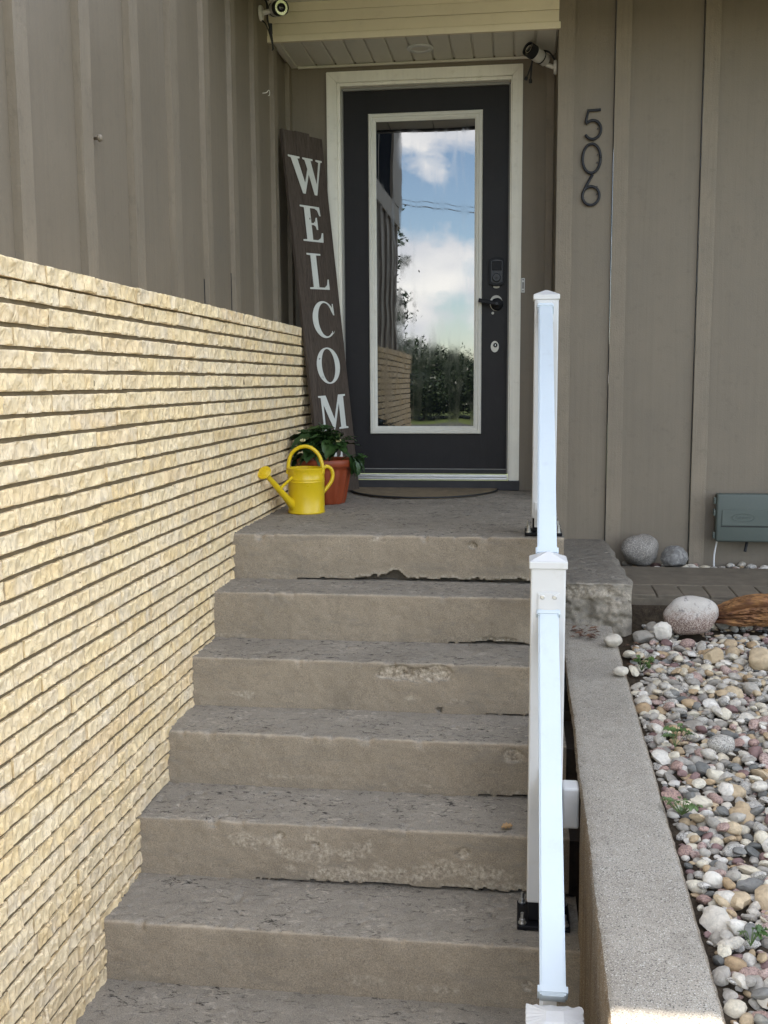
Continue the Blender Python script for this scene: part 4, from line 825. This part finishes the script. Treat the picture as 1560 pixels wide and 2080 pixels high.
def slant(A, B, w, h):
    A, B = Vector(A), Vector(B); d = (B - A).normalized(); s = d.cross(Vector((0, 0, 1))).normalized() * (w / 2); u = s.cross(d).normalized() * h
    if u.z > 0: u = -u
    bm = new(); vs = [bm.verts.new(p) for p in (A - s, A + s, A + s + u, A - s + u, B - s, B + s, B + s + u, B - s + u)]
    for f in ((0, 1, 2, 3), (7, 6, 5, 4), (0, 4, 5, 1), (1, 5, 6, 2), (2, 6, 7, 3), (3, 7, 4, 0)): bm.faces.new([vs[i] for i in f])
    bmesh.ops.bevel(bm, geom=list(bm.edges), offset=0.004, segments=2, affect='EDGES'); return bm
def lerp(A, B, t): return Vector(A) + (Vector(B) - Vector(A)) * t
for A, B, dz in (((0.9745, -1.6355, 0.872), (0.9600, -2.8470, 0.132), 0.755), ((0.9625, -2.9375, 0.004), (0.9620, -3.6350, -0.622), 0.44)):
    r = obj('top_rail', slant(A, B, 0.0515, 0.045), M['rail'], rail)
    for t0, t1 in ((0.0, 0.022), (0.978, 1.0)):
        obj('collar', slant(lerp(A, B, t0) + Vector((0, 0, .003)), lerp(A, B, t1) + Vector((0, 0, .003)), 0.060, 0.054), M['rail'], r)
    lo = Vector((0, 0, -dz)); r2 = obj('bottom_rail', slant(Vector(A) + lo, Vector(B) + lo, 0.038, 0.038), M['white'], rail)
    bw_ = 0.031 if dz > 0.6 else 0.019
    obj('bracket_plate', bx(A[0] - bw_, A[0] + bw_, A[1] - 0.006, A[1] - 0.0005, A[2] - dz - 0.085, A[2] - dz + 0.012, 0.002), M['white'], r2)
    nb = 9 if dz > 0.6 else 5
    for k in range(1, nb + 1):
        q = lerp(A, B, k / (nb + 1)); obj('baluster', bx(q.x - 0.012, q.x + 0.012, q.y - 0.012, q.y + 0.012, q.z - dz - 0.01, q.z - 0.035), M['white'], rail)
# wall bracket plate with two screws on the middle post, end plate on the upper post
bp = obj('rail_bracket', rounded_plate(0.9625, 0.024, 0.056, 0.050, -2.9425, -2.9370, 0.004), M['white'], rail)
for s in (-1, 1): obj('screw', lathe(new(), [(0.006, 0), (0.006, 0.0012), (0.0045, 0.002), (0.0, 0.002)], (0.9625 + s * 0.0155, -2.9427, 0.036), 16, (0, -1, 0)), M['steel'], bp)
obj('rail_bracket', bx(0.943, 1.006, -1.6405, -1.6352, 0.80, 0.882, 0.002), M['white'], rail)
obj('wall_clamp', bx(1.0075, 1.051, -2.925, -2.86, -0.592, -0.480, 0.006), M['white'], rail)

# ================================================================== STONES
def rockmat(name, a, b, speck=None, sps=90, amt=0.6, rough=0.75, unit=True):
    n = N(name); r = n.rnd(); isl = n.island(); k = n.math('FRACT', n.math('ADD', n.math('MULTIPLY', r, 9.7), n.math('MULTIPLY', isl, 5.1)))
    mv = n.n.new('ShaderNodeCombineXYZ'); n.l.new(n.math('MULTIPLY', k, 23.0), mv.inputs[0]); co = n.mapping((1, 1, 1), mv.outputs[0])
    col = n.mix(k, a, b); q = n.noise(2.4 if unit else 30, 6, 0.65, co, 0.6); col = n.mix(1.0, col, n.ramp(q, [(0.3, 0.72), (0.5, 1.0), (0.72, 1.25)]), 'MULTIPLY')
    if speck: col = n.mix(n.ramp(n.noise(sps * (0.12 if unit else 3), 2, 0.5, co), [(0.50, 0.0), (0.58, amt)]), col, speck)
    dirt = n.ramp(n.noise(3.4 if unit else 45, 5, 0.7, n.mapping((1, 1, 1), (4, 4, 4), co)), [(0.62, 0.0), (0.76, 0.6)]); col = n.mix(dirt, col, sc(a, 0.5))
    return n.out(col, rough, n.bump(n.noise(4.5 if unit else 120, 6, 0.65, co), 0.6, 0.004), spec=0.35)
PDEF = [('pale_quartz', (0.50, 0.45, 0.37), (0.64, 0.60, 0.53), None, 90, 5.5), ('grey', (0.25, 0.225, 0.19), (0.40, 0.365, 0.31), None, 90, 6), ('slate', (0.11, 0.11, 0.10), (0.20, 0.192, 0.172), None, 90, 2.6),
        ('tan', (0.36, 0.25, 0.14), (0.47, 0.37, 0.24), None, 90, 3.4), ('pink_granite', (0.36, 0.235, 0.19), (0.45, 0.335, 0.285), (0.18, 0.12, 0.105), 60, 3), ('maroon', (0.16, 0.095, 0.085), (0.24, 0.155, 0.14), None, 90, 1.2),
        ('speckled_granite', (0.43, 0.40, 0.345), (0.53, 0.495, 0.435), (0.11, 0.10, 0.09), 130, 3), ('cream', (0.52, 0.45, 0.33), (0.60, 0.55, 0.44), None, 90, 4.2)]
PM = [(rockmat(d[0] + '_pebble', d[1], d[2], d[3], d[4], 0.8), d[5]) for d in PDEF]                    # for unit-size shared pebble meshes
PS = [(rockmat(d[0] + '_stone', d[1], d[2], d[3], d[4] * 0.8, 0.8, unit=False), d[5]) for d in PDEF]   # for meshes built in metres
def rock_geo(seed, sub=2, shape=(1, 0.74, 0.56), ang=0.35, rough=0.08):
    rs = random.Random(seed); bm = new(); bmesh.ops.create_icosphere(bm, subdivisions=sub, radius=1.0)
    planes = [(Vector((rs.gauss(0, 1), rs.gauss(0, 1), rs.gauss(0, 1))).normalized(), rs.uniform(0.62, 0.95)) for _ in range(rs.choice((3, 6, 9)))]
    off = Vector((rs.uniform(0, 50), rs.uniform(0, 50), 0))
    for v in bm.verts:
        p = v.co.copy()
        for nrm, d in planes:
            e = p.dot(nrm) - d
            if e > 0: p -= nrm * e * (0.55 + ang)
        p *= 1 + 0.16 * mnoise.noise(p * 1.1 + off) + rough * mnoise.noise(p * 3 + off)
        v.co = Vector((p.x * shape[0], p.y * shape[1], p.z * shape[2]))
    return bm
def rock_data(bm):
    V = [v.co[:] for v in bm.verts]; F = [[v.index for v in f.verts] for f in bm.faces]; bm.free(); return V, F
ROCKS = [rock_data(rock_geo(40 + i, 2, (1, random.uniform(.62, .90), random.uniform(.40, .68)), random.uniform(0.15, 0.45), random.uniform(.05, .20))) for i in range(14)]
RM = {}
def rock_mesh(k, m):
    if (k, m) not in RM:
        V, F = ROCKS[k]; me = bpy.data.meshes.new('pebble'); me.from_pydata(V, [], F); me.update(); me.polygons.foreach_set('use_smooth', [True] * len(F)); me.set_sharp_from_angle(angle=math.radians(38)); me.materials.append(PM[m][0]); RM[(k, m)] = me
    return RM[(k, m)]
# individual stones that stand out
def boulder(name, label, c, size, rot, mat, seed, shape=(1, .8, .7), ang=0.2, rough=0.05, cat='rock'):
    bm = rock_geo(seed, 4, (1, 1, 1), ang, rough); R3 = Matrix.Rotation(rot, 3, 'Z')
    for v in bm.verts: v.co = Vector(c) + R3 @ Vector((v.co.x * size[0] / 2, v.co.y * size[1] / 2, v.co.z * size[2] / 2))
    o = obj(name, bm, mat, None, c, angle=45); tag(o, label, cat); return o
def granite_two():
    n = N('pink_and_white_granite'); z = n.sep()[2]; t = n.math('ADD', n.math('MULTIPLY', z, 9.0), n.math('MULTIPLY', n.noise(45, 6, 0.8), 1.3)); m = n.ramp(t, [(0.55, 0.0), (1.45, 0.85)])
    col = n.mix(m, n.mix(n.ramp(n.noise(230, 2), [(0.46, 0), (0.58, 1)]), (0.20, 0.135, 0.11), (0.46, 0.38, 0.33)), (0.50, 0.47, 0.42)); col = n.mix(n.ramp(n.noise(28, 6, 0.7), [(0.57, 0), (0.64, .8)]), col, (0.16, 0.14, 0.135))
    return n.out(col, 0.8, n.bump(n.noise(200, 4), 0.3, 0.002), spec=0.3)
gran = granite_two(); gnt = rockmat('coarse_grey_granite', (0.20, 0.185, 0.165), (0.21, 0.19, 0.17), (0.40, 0.37, 0.33), 70, 0.8, unit=False); grey = rockmat('blue_grey_rock', (0.17, 0.165, 0.155), (0.2, 0.19, 0.18), (0.34, 0.33, 0.31), 24, 0.5, unit=False)
stones = []
def reg(o, r): stones.append((o.location.x, o.location.y, r)); return o
reg(boulder('boulder', 'rounded pink granite boulder with a whitish crown beside the driftwood', (1.548, -1.56, -0.312), (0.205, 0.15, 0.152), 0.1, gran, 901, ang=-0.35, rough=0.03), 0.085)
boulder('boulder', 'big round speckled grey boulder against the facade wall', (1.466, -0.53, -0.228), (0.185, 0.17, 0.155), 0.3, gnt, 902, ang=-0.55, rough=0.02)
boulder('boulder', 'smaller angular grey rock next to the round boulder by the wall', (1.620, -0.58, -0.256), (0.13, 0.12, 0.115), 0.8, grey, 903, ang=0.4, rough=0.1)
reg(boulder('stone', 'blocky tan sandstone cube at the head of the gravel', (1.575, -1.865, -0.395), (0.088, 0.075, 0.07), 0.4, PS[3][0], 905, ang=0.45, rough=0.03, cat='stone'), 0.03)
reg(boulder('stone', 'large rounded ochre stone at the right edge of the gravel', (1.735, -1.90, -0.390), (0.115, 0.09, 0.085), 0.2, PS[3][0], 906, ang=0.2, cat='stone'), 0.04)
reg(boulder('stone', 'pale angular stone left of the granite boulder', (1.435, -1.60, -0.370), (0.085, 0.07, 0.075), 0.5, PS[0][0], 907, ang=0.4, rough=.1, cat='stone'), 0.03)
boulder('stone', 'pale round stone on top of the kerb end below the block', (1.232, -1.80, -0.358), (0.068, 0.06, 0.052), 0.2, PS[0][0], 908, ang=0.1, cat='stone')
boulder('stone', 'flat whitish pebble resting on the kerb edge', (1.232, -2.11, -0.388), (0.05, 0.04, 0.034), 0.1, PS[0][0], 909, ang=0.1, cat='stone')
reg(boulder('stone', 'grey rounded stone tucked at the foot of the concrete block', (1.365, -1.60, -0.395), (0.09, 0.06, 0.055), 0.1, PS[1][0], 910, cat='stone'), 0.03)
reg(boulder('stone', 'black and white speckled granite stone in the middle of the gravel', (1.470, -2.62, -0.452), (0.085, 0.06, 0.055), 0.2, PS[6][0], 911, ang=.1, cat='stone'), 0.03)
reg(boulder('stone', 'dark maroon angular stone right of the speckled granite', (1.548, -2.68, -0.452), (0.062, 0.05, 0.05), 1.0, PS[5][0], 912, ang=.5, cat='stone'), 0.024)
reg(boulder('stone', 'smooth white pillow-shaped stone touching the kerb', (1.315, -3.36, -0.498), (0.050, 0.036, 0.038), 0.0, PS[0][0], 913, ang=.1, cat='stone'), 0.022)

# driftwood
def driftmat():
    n = N('orange_brown_driftwood'); g = n.noise(1.0, 7, 0.65, n.mapping((9, 55, 55)), 1.6); g2 = n.noise(1.0, 5, 0.6, n.mapping((20, 170, 170)), 1.2)
    col = n.mix(n.ramp(g, [(0.32, 0.0), (0.52, 0.6), (0.7, 1.0)]), (0.060, 0.026, 0.018), (0.44, 0.225, 0.085)); col = n.mix(n.ramp(g2, [(0.56, 0), (0.70, .8)]), col, (0.035, 0.018, 0.012)); col = n.mix(n.ramp(n.noise(9, 4), [(0.5, 0), (0.68, .6)]), col, (0.16, 0.065, 0.045))
    return n.out(col, 0.8, n.bump(n.math('ADD', g, g2), 0.9, 0.006), spec=0.25)
dv, df = [], []; nu, nv = 130, 110
for i in range(nu):
    t = i / (nu - 1); x = 1.660 + 0.66 * t; zc = -0.338 + 0.06 * t ** 0.7 + 0.010 * math.sin(t * 7); rad = 0.066 * (0.42 + 0.62 * min(1, t * 4.2) ** 0.8)
    for j in range(nv):
        a = 2 * math.pi * j / nv + 0.5 * t; ca, sa = math.cos(a), math.sin(a)
        big = 0.42 * mnoise.noise((ca * 1.3, sa * 1.3, t * 4.5)); cr = abs(mnoise.noise((ca * 3.2, sa * 3.2, t * 3.2 + 7))); gr = abs(mnoise.noise((ca * 8, sa * 8, t * 5.5 + 2))); fi = mnoise.noise((ca * 19, sa * 19, t * 12))
        rr = rad * (1.0 + big - 0.55 * max(0, 0.16 - cr) / 0.16 * 0.55 - 0.22 * max(0, 0.12 - gr) / 0.12 + 0.07 * fi)
        endj = 0.05 * mnoise.noise((ca * 2.5, sa * 2.5, 9)) * max(0, 1 - t * 6)
        dv.append((x - endj, -1.47 - 0.04 * t + rr * 1.2 * ca, zc + rr * (0.95 if sa > 0 else 0.85) * sa + 0.02 * t * ca))
for i in range(nu - 1):
    for j in range(nv): df.append((i * nv + j, i * nv + (j + 1) % nv, (i + 1) * nv + (j + 1) % nv, (i + 1) * nv + j))
df.append(tuple(range(nv))[::-1]); df.append(tuple((nu - 1) * nv + j for j in range(nv)))
dw = obj('driftwood', (dv, df), driftmat(), None, (1.95, -1.5, -0.41), angle=60); tag(dw, 'orange-brown cracked driftwood log lying on the gravel by the path', 'driftwood')
for x in np.arange(1.66, 2.35, 0.05): stones.append((x, -1.48, 0.045))

# pebbles
peb = []; cell = {}; wts = [w for _, w in PM]
def near_ok(x, y, r, f):
    ci, cj = int(x / 0.06), int(y / 0.06)
    for i in range(ci - 2, ci + 3):
        for j in range(cj - 2, cj + 3):
            for (a, b, q) in cell.get((i, j), ()):
                if (a - x) ** 2 + (b - y) ** 2 < (f * (r + q)) ** 2: return False
    return True
for a, b, r in stones: cell.setdefault((int(a / 0.06), int(b / 0.06)), []).append((a, b, r))
def visible(x, y, z, mrg=110):
    q = px((x, y, z)); return q and -mrg < q[0] < 1560 + mrg and -mrg < q[1] < 2080 + mrg
def try_layer(n, rlo, rhi, f, dz, y0=-1.40, y1=-4.4):
    for _ in range(n):
        x = random.uniform(1.272, 2.25); y = random.uniform(y1, y0)
        if y > -1.66 and x < 1.39: continue
        if y > -2.1 and x < 1.30 + 0.06 * random.random(): continue
        z = bed_z(x, y)
        if not visible(x, y, z): continue
        r = rlo + (rhi - rlo) * random.random() ** 1.7
        if near_ok(x, y, r, f):
            cell.setdefault((int(x / 0.06), int(y / 0.06)), []).append((x, y, r)); peb.append((x, y, z + dz + r * 0.28, r))
try_layer(420, 0.024, 0.036, 0.80, 0.004); try_layer(9000, 0.014, 0.023, 0.64, 0.0); try_layer(24000, 0.008, 0.014, 0.60, -0.002)
for a, b, r in stones: pass
top_n = 0
for _ in range(1600):
    x = random.uniform(1.285, 2.2); y = random.uniform(-4.2, -1.75); z = bed_z(x, y)
    if visible(x, y, z) and top_n < 330 and near_ok(x, y, 0.0, 0.5): top_n += 1; r = random.uniform(0.011, 0.024); peb.append((x, y, z + 0.018 + r * 0.2, r))
for _ in range(170):      # strip of pebbles along the facade wall
    x = random.uniform(1.36, 2.25); y = random.uniform(-0.635, -0.425); r = random.uniform(0.012, 0.030)
    if (x - 1.466) ** 2 + (y + .53) ** 2 < 0.0072 or (x - 1.62) ** 2 + (y + .58) ** 2 < 0.0036: continue
    if near_ok(x, y, r, 0.7): cell.setdefault((int(x / 0.06), int(y / 0.06)), []).append((x, y, r)); peb.append((x, y, -0.325 + r * 0.45, r))
def score(p):
    q = px(p[:3]); return p[3] * q[2] if q and -20 < q[0] < 1580 and -20 < q[1] < 2100 else 0
peb.sort(key=lambda p: -score(p))
sv, sf, sm = [], [], []
gloc = org(gravel)
for i, (x, y, z, r) in enumerate(peb):
    k = random.randrange(14); m_ = random.choices(range(len(PM)), wts)[0]; rot = (random.uniform(-.6, .6), random.uniform(-.6, .6), random.uniform(0, 6.3)); s = (r * 1.12, r * 1.12, r * 1.05)
    if i < 300:
        o = link_mesh('pebble', rock_mesh(k, m_), None, gravel); o.location = (x, y, z); o.rotation_euler = rot; o.scale = s
    else:
        V, F = ROCKS[k]; R3 = Matrix.Rotation(rot[2], 3, 'Z') @ Matrix.Rotation(rot[0], 3, 'X'); b0 = len(sv); c = Vector((x, y, z))
        sv += [(c + R3 @ Vector((p[0] * s[0], p[1] * s[1], p[2] * s[2])))[:] for p in V]; sf += [[b0 + t for t in f] for f in F]; sm += [m_] * len(F)
so = obj('small_pebbles', (sv, sf), None, gravel, angle=38); tag(so, kind='stuff')
for mm, _ in PS: so.data.materials.append(mm)
so.data.polygons.foreach_set('material_index', sm)

# dry leaves and weeds
M['dry'] = leafmat('dry_brown_leaf', (0.10, 0.045, 0.025), (0.17, 0.085, 0.045)); M['tanleaf'] = leafmat('dry_tan_leaf', (0.34, 0.20, 0.075), (0.36, 0.22, 0.09))
lf = new()
for i in range(46):
    x, y = random.uniform(1.09, 1.20), random.uniform(-1.74, -1.60)
    if i > 30: x, y = random.uniform(1.27, 1.40), random.uniform(-1.95, -1.68)
    z = (ktop(y) + 0.006 if x < 1.255 else bed_z(x, y) + 0.012) + random.uniform(0, 0.02); a = random.uniform(0, 6.28); L = random.uniform(0.012, 0.024); d = Vector((math.cos(a), math.sin(a), random.uniform(-.3, .5))) * L; s = Vector((-math.sin(a), math.cos(a), random.uniform(-.4, .4))) * L * 0.35; c = Vector((x, y, z))
    vs = [lf.verts.new(p) for p in (c - d, c + s + Vector((0, 0, .003)), c + d, c - s + Vector((0, 0, .003)))]; lf.faces.new(vs)
tag(obj('leaf_litter', lf, M['dry'], None, (1.2, -1.68, -0.38)), 'scattered dry brown leaf litter at the foot of the concrete block', 'leaf litter', kind='stuff')
tl = leaf_mesh('fallen_leaf', 0.035, 0.012, 0.006, M['tanleaf']); o = link_mesh('fallen_leaf', tl, None); o.location = (0.845, -2.735, -0.682); o.rotation_euler = (0.3, -0.2, 0.4); tag(o, 'single tan fallen leaf near the edge of a step by the railing', 'leaf')
WL = [leaf_mesh('leaf', 0.032, 0.014, 0.010, M['weed']), leaf_mesh('leaf', 0.024, 0.010, 0.006, M['weed'])]
def weed(label, x, y, z, n, spread, s):
    t = thing('weed', label, 'weed', (x, y, z), 'weeds in the gravel'); st = new()
    for i in range(n):
        a = random.uniform(0, 6.28); rr = random.uniform(0.2, 1) * spread; p = Vector((rr * math.cos(a), rr * math.sin(a), random.uniform(0.015, 0.045) * s)); tube(st, [Vector((x, y, z - 0.01)), Vector((x, y, z)) + p], [0.0012, 0.0008], 4)
        o = link_mesh('leaf', random.choice(WL), None, t); set_leaf(o, p, a + random.uniform(-.8, .8), random.uniform(-0.5, 0.3), random.uniform(-.4, .4), random.uniform(.6, 1.1) * s)
    obj('stem', st, M['weed'], t)
weed('bright lobed weed at the kerb in the middle of the gravel', 1.332, -2.66, -0.44, 8, 0.030, 1.1)
weed('low dull green weed patch spilling onto the kerb edge', 1.292, -3.06, -0.47, 22, 0.045, 0.6)
weed('small pale sprout among the near pebbles', 1.338, -3.62, -0.49, 7, 0.018, 0.8)
weed('thin grassy weed near the kerb top end', 1.315, -1.98, -0.41, 12, 0.03, 0.9)
# ================================================================== BEHIND THE CAMERA (mirrored in the glass)
M['bush'] = leafmat('brush_foliage', (0.010, 0.021, 0.007), (0.028, 0.044, 0.013)); M['pine'] = leafmat('pine_foliage', (0.012, 0.028, 0.012), (0.03, 0.05, 0.02))
def crown_mesh(name, seed, rx, rz, z0, nclump, nleaf, size, mat, cone=False):
    rs = np.random.default_rng(seed); V, F = [], []
    for c in range(nclump):
        if cone:
            t = rs.uniform(0.02, 1); rad = rx * (1 - t) ** 0.85 * rs.uniform(0.35, 1.08); a = rs.uniform(0, 6.28); cc = np.array([rad * np.cos(a), rad * np.sin(a), z0 + t * rz - 0.12 * rad]); cr = 0.30 * (1.15 - t) * rx * 0.5 + 0.12
        else:
            d = rs.normal(size=3); d /= np.linalg.norm(d); d[2] = abs(d[2]) * rs.choice([1, 1, -0.5]); q = rs.uniform(0.35, 1) ** 0.5; cc = np.array([d[0] * rx * q, d[1] * rx * q, z0 - 0.3 + rz * (0.45 + 0.5 * d[2] * q)]); cr = rx * rs.uniform(0.16, 0.34)
        for k in range(nleaf):
            p = cc + rs.normal(size=3) * cr * np.array([.55, .55, .42 if not cone else .22]); u = rs.normal(size=3); u /= np.linalg.norm(u); w = np.cross(u, rs.normal(size=3)); w /= np.linalg.norm(w); s = size * rs.uniform(.6, 1.3); b = len(V)
            V += [tuple(p - u * s), tuple(p + w * s * .45), tuple(p + u * s), tuple(p - w * s * .45)]; F.append((b, b + 1, b + 2, b + 3))
    me = bpy.data.meshes.new(name); me.from_pydata(V, [], F); me.update(); me.materials.append(mat); return me
CM = [crown_mesh('crown', 500 + i, 2.3, 3.7, 0.0, 150, 230, 0.065, M['bush']) for i in range(3)]
TXT = ['tall ragged', 'low rounded', 'leaning', 'thin topped', 'dense', 'loose', 'broad', 'forked', 'pale', 'dark', 'full', 'bushy', 'narrow', 'sprawling']
for i in range(14):
    x = -15.5 + i * 1.95 + random.uniform(-.5, .5); y = -46 + random.uniform(-3, 3); s = random.uniform(0.85, 1.25)
    t = thing('brush_tree', f'{TXT[i]} leafy brush tree across the road, mirrored in the door glass', 'tree', (x, y, -1.22), 'brush trees across the road')
    tr = new(); tube(tr, [(x, y, -1.3), (x + .1, y, -0.2), (x + random.uniform(-.3, .3), y, 1.4)], [0.12, 0.09, 0.04], 8); obj('trunk', tr, M['bark'], t)
    o = link_mesh('crown', CM[i % 3], None, t); o.scale = (s, s, s * random.uniform(.8, 1.08)); o.rotation_euler = (0, 0, random.uniform(0, 6.28))
t = thing('pine_tree', 'dark pine tree beside the wing, mirrored at the edge of the door glass', 'tree', (-2.68, -15.5, -1.22))
tr = new(); tube(tr, [(-2.68, -15.5, -1.3), (-2.68, -15.5, 6.5)], [0.17, 0.03], 10); obj('trunk', tr, M['bark'], t)
link_mesh('crown', crown_mesh('crown', 77, 1.75, 8.2, 0.9, 240, 210, 0.05, M['pine'], True), None, t)
for i, (z, lb) in enumerate(((4.98, 'upper thin power line mirrored in the door glass'), (4.86, 'lower thick power line mirrored in the door glass'))):
    w = obj('power_line', tube(new(), [(x, -20 - 0.03 * x, z - 0.1 * (x + 1.2) + 0.0004 * (x + 40) * (x - 40) * 0.2) for x in np.linspace(-40, 40, 41)], 0.012 if i else 0.008, 6), M['blackrub'], None, (0, -20, z)); tag(w, lb, 'power line')
